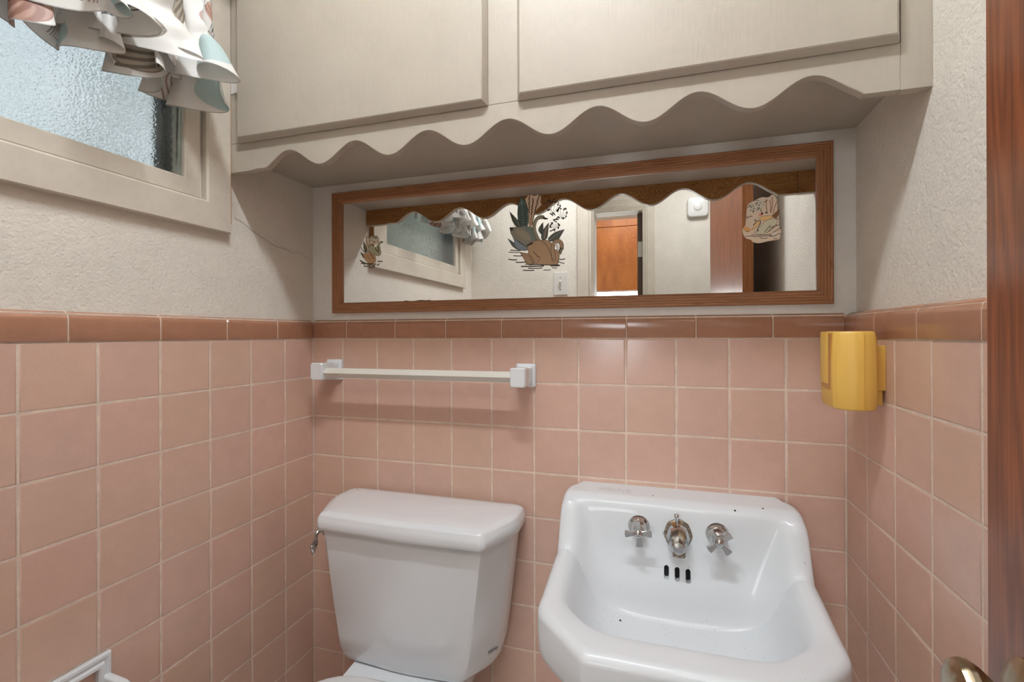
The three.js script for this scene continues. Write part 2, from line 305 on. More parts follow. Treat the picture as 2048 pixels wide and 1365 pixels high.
// ---------------------------------------------------------------- wall cabinet
const cab = thing('wall_cabinet', 'beige painted wall cabinet with two doors and a scalloped lower edge', 'cabinet');
const CF = 0.280, CT = 1.12;
{
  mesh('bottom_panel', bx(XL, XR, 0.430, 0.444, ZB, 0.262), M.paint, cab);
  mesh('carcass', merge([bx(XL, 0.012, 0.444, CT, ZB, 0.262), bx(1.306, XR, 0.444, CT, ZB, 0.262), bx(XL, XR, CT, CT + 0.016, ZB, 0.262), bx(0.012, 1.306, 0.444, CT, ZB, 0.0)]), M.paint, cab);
  // scalloped apron
  const s = new THREE.Shape(), x0 = XL, x1 = 1.2835, top = 0.4425, N = 170;
  const edge = (x) => {
    const a = 0.088, b = 1.2525;
    if (x < a) return 0.379 + (x < 0.05 ? 0 : 0.0035 * ((x - 0.05) / 0.038) ** 2);
    if (x > b) return 0.3735;
    const mid = 0.3937 - (x - 0.65) * 0.0006, ph = (x - 0.1694) / 0.1665 * 2 * Math.PI;
    const y = mid + 0.0195 * Math.cos(ph);
    if (x < 0.125) { const t = (x - a) / (0.125 - a); const q = t * t * (3 - 2 * t); return 0.3825 * (1 - q) + y * q; }
    if (x > 1.237) return 0.3737;
    return y;
  };
  s.moveTo(x0, top); for (let i = 0; i <= N; i++) { const x = x0 + (x1 - x0) * i / N; s.lineTo(x, edge(x)); } s.lineTo(x1, top); s.closePath();
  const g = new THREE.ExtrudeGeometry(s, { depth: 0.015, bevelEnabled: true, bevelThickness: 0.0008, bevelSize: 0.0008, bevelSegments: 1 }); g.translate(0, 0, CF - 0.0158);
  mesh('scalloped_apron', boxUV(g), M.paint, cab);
  const g2 = new THREE.ExtrudeGeometry(s, { depth: 0.002, bevelEnabled: false }); g2.translate(0, 0.0006, CF - 0.0182);
  const back = mesh('apron_back', boxUV(g2), M.ply, cab); back.userData.label = 'bare brown wood back of the apron';
  mesh('apron_back', bx(1.2843, XR - 0.002, 0.3745, 0.4425, CF - 0.0202, CF - 0.0182), M.ply, cab);
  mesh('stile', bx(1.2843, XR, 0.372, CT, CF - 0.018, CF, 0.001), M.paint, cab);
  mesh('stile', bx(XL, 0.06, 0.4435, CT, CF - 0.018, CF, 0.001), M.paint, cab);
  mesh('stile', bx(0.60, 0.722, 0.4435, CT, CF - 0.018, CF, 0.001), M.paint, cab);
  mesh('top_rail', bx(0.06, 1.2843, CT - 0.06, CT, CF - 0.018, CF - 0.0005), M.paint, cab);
  // doors: flat fronts with an undercut bevel all round
  const doorGeo = (a, b, c, d) => {
    const ring = (e, z) => roundPoly([[a + e, c + e, 0.002], [b - e, c + e, 0.002], [b - e, d - e, 0.002], [a + e, d - e, 0.002]], 3).map(([x, y]) => [x, y, z]);
    return smooth(loft([ring(0.0008, CF + 0.0005), ring(0, CF + 0.003), ring(0.0065, CF + 0.0155), ring(0.0085, CF + 0.0168)]), 0.4);
  };
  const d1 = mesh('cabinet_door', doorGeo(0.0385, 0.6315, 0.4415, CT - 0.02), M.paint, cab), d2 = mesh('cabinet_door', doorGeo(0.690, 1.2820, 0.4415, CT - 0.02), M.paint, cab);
  d1.userData.label = 'left door of the cabinet'; d2.userData.label = 'right door of the cabinet';
  for (const y of [0.575, 0.98]) {
    const h = merge([axis(lathe([[0, -0.022], [0.003, -0.022], [0.0035, -0.02], [0.0035, 0.02], [0.003, 0.022], [0, 0.022]], 10), [0, 1, 0], [0.0335, y, CF + 0.006]), bx(0.012, 0.033, y - 0.018, y + 0.018, CF, CF + 0.0015)]);
    mesh('hinge', h, M.plate, d1);
  }
  mesh('hinge', merge([axis(lathe([[0, -0.022], [0.0035, -0.021], [0.0035, 0.021], [0, 0.022]], 10), [0, 1, 0], [1.287, 0.98, CF + 0.006])]), M.plate, d2);
}

// ---------------------------------------------------------------- mirror and its decals
const mirror = thing('wall_mirror', 'long wall mirror in a reeded brown wooden frame under the cabinet', 'mirror');
{
  mesh('mirror_glass', bx(0.075, 1.274, 0.078, 0.397, ZB + 0.0005, -0.004), M.mirror, mirror);
  const prof = [[0, 0], [0, 0.0125], [0.0015, 0.0145]];
  for (let k = 0; k < 4; k++) { const u = 0.0015 + k * 0.0058; prof.push([u + 0.0012, 0.0153], [u + 0.0042, 0.0153], [u + 0.0051, 0.0138], [u + 0.0058, 0.0138]); }
  prof.push([0.0255, 0.0145], [0.0285, 0.0105], [0.029, 0.004]);
  for (const g of frameSides(0.0675, 1.2808, 0.0703, 0.4043, prof, (a, b, h) => [a, b, ZB + h])) mesh('frame_rail', g, M.oak, mirror);
  const s = new THREE.Shape(); s.moveTo(0.262, 0.0972); [[0.27, 0.0985], [0.285, 0.0992], [0.295, 0.1008], [0.302, 0.0998], [0.315, 0.0988], [0.328, 0.1003], [0.338, 0.1012], [0.352, 0.1002], [0.366, 0.1008], [0.368, 0.0975]].forEach((p) => s.lineTo(...p)); s.closePath();
  const c = new THREE.ExtrudeGeometry(s, { depth: 0.0002, bevelEnabled: false }); c.translate(0, 0, -0.004);
  mesh('silver_loss', boxUV(c), M.black, mirror).userData.label = 'black patch of lost silvering at the lower edge';
}
function decal(label, quad, cw, ch, paint) {
  const xs = quad.map((q) => q[0]), ys = quad.map((q) => q[1]), x0 = Math.min(...xs), x1 = Math.max(...xs), y0 = Math.min(...ys), y1 = Math.max(...ys);
  const S = 560 / Math.max(x1 - x0, y1 - y0), cv = document.createElement('canvas'); cv.width = Math.ceil((x1 - x0) * S); cv.height = Math.ceil((y1 - y0) * S);
  const c = cv.getContext('2d'), q = (x, y) => { const s = x / cw, t = y / ch; const px = (quad[0][0] * (1 - s) + quad[1][0] * s) * (1 - t) + (quad[3][0] * (1 - s) + quad[2][0] * s) * t, py = (quad[0][1] * (1 - s) + quad[1][1] * s) * (1 - t) + (quad[3][1] * (1 - s) + quad[2][1] * s) * t; return [(px - x0) * S, (y1 - py) * S]; };
  const u = S * (x1 - x0) / cw;
  const path = (pts, close) => { c.beginPath(); const P2 = pts.map((p) => q(...p)); c.moveTo(...P2[0]); for (let i = 1; i < P2.length; i++) { const a = P2[i - 1], b = P2[i]; if (i < P2.length - 1) { const n = P2[i + 1]; c.quadraticCurveTo(b[0], b[1], (b[0] + n[0]) / 2, (b[1] + n[1]) / 2); } else c.lineTo(...b); } if (close) c.closePath(); };
  const lift = (h) => '#' + [1, 3, 5].map((k) => Math.min(255, Math.round(parseInt(h.slice(k, k + 2), 16) * 1.4)).toString(16).padStart(2, '0')).join('');
  const fill = (col, pts, line) => { path(pts, true); c.fillStyle = lift(col); c.fill(); if (line) { c.strokeStyle = line; c.lineWidth = 5 * u; c.stroke(); } };
  const stroke = (col, w, pts) => { path(pts, false); c.strokeStyle = lift(col); c.lineWidth = w * u; c.lineCap = 'round'; c.lineJoin = 'round'; c.stroke(); };
  const dot = (col, x, y, r, r2 = r, a = 0) => { c.save(); c.translate(...q(x, y)); c.rotate(a); c.beginPath(); c.ellipse(0, 0, r * u, r2 * u, 0, 0, 7); c.fillStyle = col; c.fill(); c.restore(); };
  paint({ fill, stroke, dot });
  const t = new THREE.CanvasTexture(cv); t.colorSpace = THREE.SRGBColorSpace;
  const g = new THREE.PlaneGeometry(x1 - x0, y1 - y0); const o = mesh('swan_decal', g, std({ map: t, transparent: true, roughness: 0.6 }));
  o.position.set((x0 + x1) / 2, Y0 + (y0 + y1) / 2, -0.0036); o.userData = { label, category: 'decal', group: 'swan decals on the mirror' }; return o;
}
decal('large decal of two swans with leaves, in the middle of the mirror', [[0.5597, 0.3839], [0.7602, 0.3649], [0.7594, 0.139], [0.5588, 0.1463]], 1149, 1365, ({ fill, stroke, dot }) => {
  const r = rng(5), ink = '#241f18';
  fill('#a08c78', [[370, 205], [405, 180], [430, 118], [490, 165], [545, 150], [575, 130], [612, 165], [590, 250], [625, 280], [560, 330], [520, 390], [480, 570], [470, 605], [425, 590], [420, 350]]);
  for (const [a, b, c, d] of [[435, 140, 428, 580], [490, 205, 452, 575], [578, 145, 472, 570]]) { stroke('#5b452f', 11, [[a, b], [(a + c) / 2, (b + d) / 2], [c, d]]); for (let k = 0; k < 9; k++) { const t = k / 14; dot('#3a2a1c', a + (c - a) * t + (r() - 0.5) * 14, b + (d - b) * t, 8, 13); } }
  fill('#41524c', [[318, 162], [378, 232], [412, 335], [420, 520], [408, 610], [330, 612], [278, 560], [260, 420], [272, 280]], ink);
  stroke('#77857c', 7, [[322, 230], [335, 400], [350, 600]]); for (let k = 0; k < 8; k++) { stroke('#26332f', 12, [[335 + k * 2, 300 + k * 38], [370, 280 + k * 38], [398, 310 + k * 38]]); stroke('#26332f', 10, [[330 + k * 2, 320 + k * 36], [300, 300 + k * 36], [276, 330 + k * 32]]); }
  fill('#4d544c', [[146, 388], [240, 478], [300, 550], [312, 606], [232, 602], [185, 515]], ink); stroke('#22241f', 14, [[170, 430], [215, 520], [262, 590]]);
  for (const L of [[[630, 542], [590, 590], [560, 650], [600, 705], [630, 720], [636, 620]], [[712, 548], [655, 610], [605, 720], [610, 790], [690, 785], [705, 660]], [[932, 643], [820, 668], [730, 735], [695, 790], [760, 822], [860, 770]]]) fill('#4b524b', L, ink);
  stroke('#262a25', 12, [[620, 570], [600, 640], [612, 710]]); stroke('#8b6f5d', 12, [[690, 600], [660, 690], [650, 770]]); stroke('#7d8078', 7, [[910, 655], [800, 730], [720, 800]]);
  fill('#4a5450', [[118, 774], [205, 825], [300, 905], [412, 912], [400, 948], [262, 938], [185, 880]], ink);
  fill('#706f63', [[146, 614], [300, 602], [380, 588], [485, 602], [505, 700], [550, 805], [480, 830], [412, 868], [412, 935], [300, 938], [228, 862], [200, 760], [165, 700]], ink);
  fill('#6b7780', [[200, 762], [270, 800], [330, 850], [405, 885], [412, 940], [285, 938], [228, 880]]); for (let k = 0; k < 5; k++) stroke('#2b2e2e', 8, [[225 + k * 40, 780 + k * 26], [262 + k * 40, 812 + k * 26], [300 + k * 34, 815 + k * 26]]);
  fill('#7d7767', [[230, 625], [330, 640], [420, 700], [470, 800], [380, 790], [290, 740], [240, 690]]); fill('#5d6a64', [[345, 600], [470, 605], [500, 690], [530, 800], [480, 812], [440, 700]]);
  fill('#2d2c26', [[146, 612], [210, 620], [190, 650], [165, 668]]);
  stroke(ink, 52, [[575, 810], [515, 700], [498, 600], [525, 505], [580, 460], [630, 465]]); stroke('#6f6c5a', 44, [[575, 810], [515, 700], [498, 600], [525, 505], [580, 460], [630, 465]]); stroke('#8a8676', 10, [[590, 800], [535, 700], [515, 600], [540, 515], [590, 455]]);
  fill(ink, [[630, 462], [675, 470], [718, 490], [660, 500], [635, 488]]);
  fill('#87705a', [[296, 968], [380, 985], [450, 990], [530, 1085], [505, 1155], [402, 1152], [355, 1060]], ink);
  fill('#8d755c', [[398, 866], [470, 812], [600, 788], [720, 798], [775, 860], [805, 950], [852, 900], [868, 1000], [852, 1120], [830, 1150], [600, 1154], [520, 1132], [440, 1060], [412, 930]], '#4a3a28');
  for (let k = 0; k < 5; k++) fill(ink, [[395 + k * 18, 862 - k * 10], [430 + k * 18, 860 - k * 9], [405 + k * 16, 890 - k * 8]]);
  stroke(ink, 58, [[785, 1070], [770, 950], [772, 865], [812, 805], [862, 805], [898, 850], [895, 915]]); stroke('#8a745c', 48, [[785, 1070], [770, 950], [772, 865], [812, 805], [862, 805], [898, 850], [895, 915]]);
  fill('#d9d2c6', [[800, 850], [830, 832], [852, 860], [858, 960], [832, 940]]); fill('#6a6257', [[862, 930], [908, 928], [885, 1000], [874, 998]], ink); dot(ink, 886, 912, 18, 9);
  stroke('#4a3a28', 8, [[600, 795], [690, 860], [730, 960], [760, 1060], [785, 1075]]); stroke(ink, 8, [[490, 965], [540, 1000], [545, 1030], [600, 1045], [560, 1100], [510, 1155]]); stroke(ink, 6, [[440, 1010], [500, 1070], [480, 1150]]); stroke('#b49a80', 5, [[590, 1050], [550, 1100], [520, 1150]]);
  for (const [a, b, c, d, w] of [[160, 938, 300, 945, 12], [130, 965, 290, 972, 10], [205, 1018, 330, 1018, 12], [130, 1070, 250, 1078, 14], [240, 1112, 390, 1108, 13], [320, 1172, 640, 1165, 16], [350, 1228, 500, 1228, 13], [420, 1200, 620, 1195, 12], [860, 1072, 940, 1064, 12], [840, 1100, 930, 1130, 10], [740, 1165, 870, 1160, 12], [760, 1190, 830, 1195, 9], [640, 1225, 740, 1222, 9], [380, 1140, 860, 1152, 12]]) stroke('#3a3026', w, [[a, b], [(a + c) / 2, (b + d) / 2 + 5], [c, d]]);
  for (const [cx, cy, R, n, a0, a1] of [[770, 320, 105, 26, 2.4, 6.6], [900, 410, 80, 24, 3.6, 8.6], [800, 590, 62, 20, 2.6, 8.4]]) { for (let k = 0; k < n; k++) { const a = a0 + (a1 - a0) * r(), d = R * (0.72 + 0.4 * r()); dot(ink, cx + d * Math.cos(a), cy + d * Math.sin(a), 8 + 8 * r(), 5 + 5 * r(), r() * 3); } for (let k = 0; k < 4; k++) stroke('#5a574c', 3, [[cx, cy + R], [cx + (k - 1.5) * R * 0.3, cy + R * 0.3], [cx + (k - 1.5) * R * 0.6, cy - R * 0.5]]); }
  for (const [a, b, c, d] of [[735, 410, 770, 440], [800, 430, 770, 400], [780, 500, 850, 495], [790, 515, 850, 455], [700, 365, 735, 350], [735, 665, 785, 640]]) stroke(ink, 14, [[a, b], [(a + c) / 2 + 6, (b + d) / 2], [c, d]]);
});
decal('small decal of swans on a pale cloud shape, at the right end of the mirror', [[1.0875, 0.3337], [1.222, 0.321], [1.2216, 0.1848], [1.087, 0.1922]], 1470, 1365, ({ fill, stroke, dot }) => {
  const r = rng(8), ink = '#2a2018';
  fill('#b3a391', [[350, 640], [360, 480], [420, 370], [560, 310], [680, 250], [800, 270], [860, 240], [890, 200], [960, 230], [1010, 320], [1000, 500], [1050, 700], [1040, 860], [1100, 1000], [1060, 1080], [1060, 1150], [900, 1170], [780, 1190], [620, 1235], [480, 1200], [460, 1150], [330, 1130], [270, 1000], [265, 930], [330, 860]]);
  fill('#a9a293', [[400, 400], [560, 330], [700, 280], [760, 420], [700, 560], [560, 560], [430, 560]]);
  for (let k = 0; k < 34; k++) dot(k % 3 ? '#5b5a4e' : '#3c3a30', 400 + r() * 400, 310 + r() * 260, 10 + r() * 12, 6 + r() * 8, r() * 3);
  for (const p of [[[780, 330], [770, 430], [790, 560]], [[850, 330], [880, 440], [860, 560]], [[900, 260], [910, 420], [870, 600]], [[1000, 340], [950, 460], [920, 590]], [[640, 490], [680, 560], [690, 600]]]) stroke('#6b4a30', 14, p);
  fill('#6e4a2c', [[900, 640], [960, 590], [1055, 495], [1035, 600], [1000, 700], [930, 690]], ink); fill('#b0746a', [[615, 650], [640, 580], [700, 610], [690, 650]]); dot(ink, 690, 605, 20, 26); dot(ink, 780, 585, 26, 18);
  fill('#c89867', [[620, 690], [700, 650], [860, 640], [920, 660], [880, 720], [760, 760], [660, 740]], '#7a4b2b');
  fill('#aaa590', [[520, 1000], [600, 960], [700, 800], [820, 720], [960, 710], [1020, 740], [980, 850], [900, 930], [800, 1000], [640, 1040]], ink);
  fill('#cb9a66', [[470, 950], [560, 780], [610, 750], [660, 770], [620, 830], [520, 930]], '#8a5a33'); stroke(ink, 14, [[500, 850], [560, 770], [620, 745], [665, 770], [640, 840], [585, 930], [600, 965]]); dot(ink, 545, 742, 22, 14); dot(ink, 598, 962, 22, 12);
  stroke(ink, 12, [[400, 660], [350, 670], [365, 705], [410, 690], [440, 650], [475, 665]]); fill('#c08a55', [[290, 900], [350, 870], [420, 900], [480, 960], [400, 985], [300, 960]]);
  for (const p of [[[740, 990], [800, 920], [860, 850]], [[800, 1000], [880, 920], [990, 840]], [[850, 900], [950, 870], [1040, 840]], [[960, 710], [1010, 720], [1050, 690]], [[900, 1010], [1000, 950], [1090, 895]], [[960, 1070], [1040, 1020], [1100, 1020]], [[470, 1050], [700, 1055], [900, 1030]], [[530, 1085], [700, 1080], [900, 1060]], [[640, 1110], [720, 1135], [800, 1110]], [[840, 1075], [920, 1085], [960, 1060]], [[330, 1085], [430, 1075], [520, 1085]], [[930, 1135], [980, 1130], [1010, 1135]], [[350, 975], [390, 985], [410, 970]]]) stroke('#3b3226', 13, p);
  for (let k = 0; k < 5; k++) stroke('#e6e0d2', 10, [[880 + k * 22, 1050], [890 + k * 24, 1030], [905 + k * 26, 1000]]);
});
decal('small decal of swans with dark reeds, at the left end of the mirror', [[0.1374, 0.2999], [0.2622, 0.2914], [0.2618, 0.1707], [0.1369, 0.1756]], 1213, 1365, ({ fill, stroke, dot }) => {
  const r = rng(9), ink = '#2c241a';
  fill('#a89c88', [[330, 150], [365, 170], [400, 260], [460, 260], [500, 200], [600, 165], [720, 200], [745, 300], [720, 400], [640, 440], [480, 420], [430, 520], [380, 660], [300, 690], [330, 440]]);
  for (let k = 0; k < 30; k++) { const a = r() * 6.3, d = 115 * Math.sqrt(r()); dot(k % 2 ? '#4a4a3a' : '#d5cfbc', 620 + d * Math.cos(a), 285 + d * Math.sin(a), 18, 12, r() * 3); }
  for (const p of [[[345, 200], [360, 380], [400, 520]], [[450, 260], [440, 380], [420, 540]], [[180, 530], [230, 600], [280, 690]]]) stroke('#5a4a38', 16, p);
  fill('#4b4a38', [[262, 345], [300, 430], [380, 560], [372, 670], [300, 720], [268, 540]], ink);
  fill('#4d4a3a', [[165, 690], [260, 720], [300, 800], [330, 920], [240, 830]], ink);
  fill('#86866f', [[420, 560], [480, 430], [570, 500], [640, 540], [690, 470], [730, 370], [800, 340], [880, 375], [810, 395], [750, 430], [770, 560], [800, 680], [770, 780], [660, 800], [560, 720], [430, 660]], ink);
  stroke(ink, 22, [[620, 560], [660, 620], [725, 690], [715, 600], [700, 500]]); dot(ink, 810, 355, 22, 12); fill('#5a4a30', [[820, 340], [885, 380], [820, 385]]);
  fill('#96795a', [[240, 760], [330, 710], [480, 680], [580, 730], [640, 830], [640, 950], [590, 1030], [460, 1030], [330, 950], [280, 850]], ink);
  stroke(ink, 20, [[480, 730], [540, 800], [562, 880]]); stroke('#6b4c30', 8, [[300, 780], [400, 860], [500, 920]]); stroke('#6b4c30', 8, [[350, 740], [430, 820], [440, 900]]);
  stroke('#3a3a1c', 34, [[165, 935], [280, 1010], [420, 1040], [540, 1030]]);
  for (const p of [[[280, 1110], [360, 1105], [440, 1095]], [[430, 1140], [520, 1150], [610, 1110]], [[700, 960], [760, 955], [830, 960]], [[680, 1080], [710, 1050], [740, 1040]], [[540, 1090], [600, 1060], [640, 1030]], [[190, 1010], [250, 1020], [300, 1060]]]) stroke('#4a3c2c', 26, p);
});

// ---------------------------------------------------------------- towel bar
const towel = thing('towel_bar', 'white ceramic towel bar with a pale square rail above the toilet', 'towel bar');
{
  const post = (x0, x1, yc) => {
    const sq = (e, z, h = 0.0285) => roundPoly([[x0 + e, yc - h + e, 0.005], [x1 - e, yc - h + e, 0.005], [x1 - e, yc + h - e, 0.005], [x0 + e, yc + h - e, 0.005]], 4).map(([x, y]) => [x, y, z]);
    return smooth(loft([sq(0, 0.0), sq(0, 0.007), sq(0.002, 0.010), sq(0.007, 0.012), sq(0.009, 0.02), sq(0.0065, 0.042), sq(0.0055, 0.052), sq(0.006, 0.078), sq(0.008, 0.081)]), 0.5);
  };
  mesh('post', post(0.0515, 0.1005, -0.0865), M.ceramic, towel); mesh('post', post(0.6035, 0.6525, -0.0905), M.ceramic, towel);
  const b = new RoundedBoxGeometry(0.53, 0.019, 0.019, 2, 0.0012); b.rotateX(Math.PI / 4); b.rotateZ(-0.0006); b.translate(0.352, -0.0905, 0.064); mesh('rail', boxUV(b), M.bar, towel);
}

// ---------------------------------------------------------------- toilet
const toilet = thing('toilet', 'white ceramic toilet with a tapered tank against the back wall', 'toilet', [0.383, 0, 0]);
{
  const plan = (hwF, hwB, zF, zB, r, y, bow = 0.008) => {
    const zm = zB + (zF - zB) * 0.42;
    return roundPoly([[-hwF, zF, r], [0, zF + bow, 0.5], [hwF, zF, r], [hwB, zm, 0.09], [hwB * 0.985, zB, 0.02], [-hwB * 0.985, zB, 0.02], [-hwB, zm, 0.09]], 8).map(([x, z]) => [x, y, z]);
  };
  const body = [];
  const ys = [-0.762, -0.757, -0.745, -0.73, -0.70, -0.64, -0.56, -0.48, -0.4475, -0.443];
  const inset = [0.034, 0.018, 0.007, 0.002, 0, 0, 0, 0, 0, 0.006];
  ys.forEach((y, i) => { const t = clamp((y + 0.76) / 0.32), q = Math.sqrt(t); body.push(plan(0.158 + 0.040 * t - inset[i] * 0.8, 0.204 + 0.038 * (0.6 * t + 0.4 * q) - inset[i], 0.168 + 0.022 * t - inset[i] * 0.25, 0.022 + inset[i], 0.010, y).map(([x, yy, z]) => [x - 0.006 * (1 - t) - 0.002, yy, z])); });
  mesh('tank', smooth(loft(body.map((r) => [...r].reverse())), 0.8), M.white, toilet);
  const lid = [[-0.444, 0.004], [-0.442, 0.0], [-0.434, -0.0022], [-0.418, -0.001], [-0.411, 0.001], [-0.4065, 0.0045], [-0.4035, 0.010], [-0.402, 0.018], [-0.4005, 0.05]].map(([y, e]) => plan(0.204 - e, 0.249 - e, 0.204 - e, 0.012 + e * 0.6, 0.014 + e * 0.6, y));
  const l = mesh('tank_lid', smooth(loft(lid.map((r) => [...r].reverse())), 0.9), M.white, toilet);
  // bowl, deck under the tank, seat and cover
  const oval = (hw, z0, z1, y, back) => { const o = []; for (let i = 0; i < 40; i++) { const a = i / 40 * Math.PI * 2, c = Math.cos(a), s = Math.sin(a), zc = (z0 + z1) / 2, hz = (z1 - z0) / 2; const k = s < 0 ? back : 1; o.push([hw * Math.sign(c) * Math.abs(c) ** (1 / k), y, zc + hz * Math.sign(s) * Math.abs(s) ** (1 / k)]); } return o; };
  mesh('bowl', smooth(loft([oval(0.12, 0.12, 0.62, -Y0, 1.6), oval(0.115, 0.13, 0.6, -1.09, 1.6), oval(0.10, 0.13, 0.55, -0.98, 1.5), oval(0.125, 0.14, 0.60, -0.88, 1.5), oval(0.17, 0.2, 0.70, -0.80, 1.3), oval(0.178, 0.21, 0.715, -0.775, 1.3), oval(0.174, 0.215, 0.71, -0.764, 1.3)].map((r) => [...r].reverse())), 0.9), M.white, toilet);
  mesh('tank_deck', smooth(loft([[0.10, -0.86], [0.126, -0.79], [0.13, -0.768], [0.125, -0.7625]].map(([hw, y]) => roundPoly([[-hw, 0.30, 0.02], [hw, 0.30, 0.02], [hw + 0.016, 0.06, 0.02], [-hw - 0.016, 0.06, 0.02]], 5).map(([x, z]) => [x, y, z]).reverse())), 0.8), M.white, toilet);
  mesh('seat', smooth(loft([oval(0.178, 0.245, 0.715, -0.763, 1.5), oval(0.182, 0.24, 0.72, -0.757, 1.5), oval(0.18, 0.242, 0.718, -0.748, 1.5)].map((r) => [...r].reverse())), 0.8), M.seat, toilet);
  mesh('seat_cover', smooth(loft([oval(0.178, 0.235, 0.715, -0.748, 1.7), oval(0.183, 0.23, 0.722, -0.742, 1.7), oval(0.182, 0.232, 0.72, -0.734, 1.7), oval(0.172, 0.243, 0.708, -0.729, 1.7), oval(0.12, 0.3, 0.62, -0.727, 1.5)].map((r) => [...r].reverse())), 0.9), M.seat, toilet);
  // flush lever on the left facet
  const lev = mesh('flush_lever', merge([smooth(axis(lathe([[0, -0.004], [0.013, -0.004], [0.014, 0], [0.012, 0.006], [0.006, 0.009], [0.006, 0.018], [0, 0.019]], 20), [-0.92, 0, 0.4], [-0.221, -0.466, 0.150])), tube([[-0.237, -0.466, 0.157], [-0.238, -0.472, 0.165], [-0.231, -0.482, 0.178], [-0.226, -0.488, 0.186]], 0.0045, 14, 8), smooth((() => { const g = new RoundedBoxGeometry(0.008, 0.022, 0.04, 3, 0.0038); g.rotateY(0.42); g.rotateX(0.25); g.translate(-0.2275, -0.489, 0.186); return g; })())]), M.chrome, toilet);
  lev.userData.label = 'chrome flush lever';
  const font = await new FontLoader().loadAsync('fonts/droid/droid_sans_bold.typeface.json');
  const txt = new TextGeometry('TOTO', { font, size: 0.0068, depth: 0.0004, curveSegments: 4 }); txt.computeBoundingBox(); txt.translate(-txt.boundingBox.max.x / 2, 0, 0); txt.scale(1.25, 1, 1);
  const tm = mesh('tank_lettering', txt, std({ color: rgb(0.06, 0.07, 0.09), roughness: 0.5 }), toilet);
  tm.position.set(0.194, -0.708, 0.112); tm.rotation.order = 'YXZ'; tm.rotation.set(0.10, 1.08, 0);
}

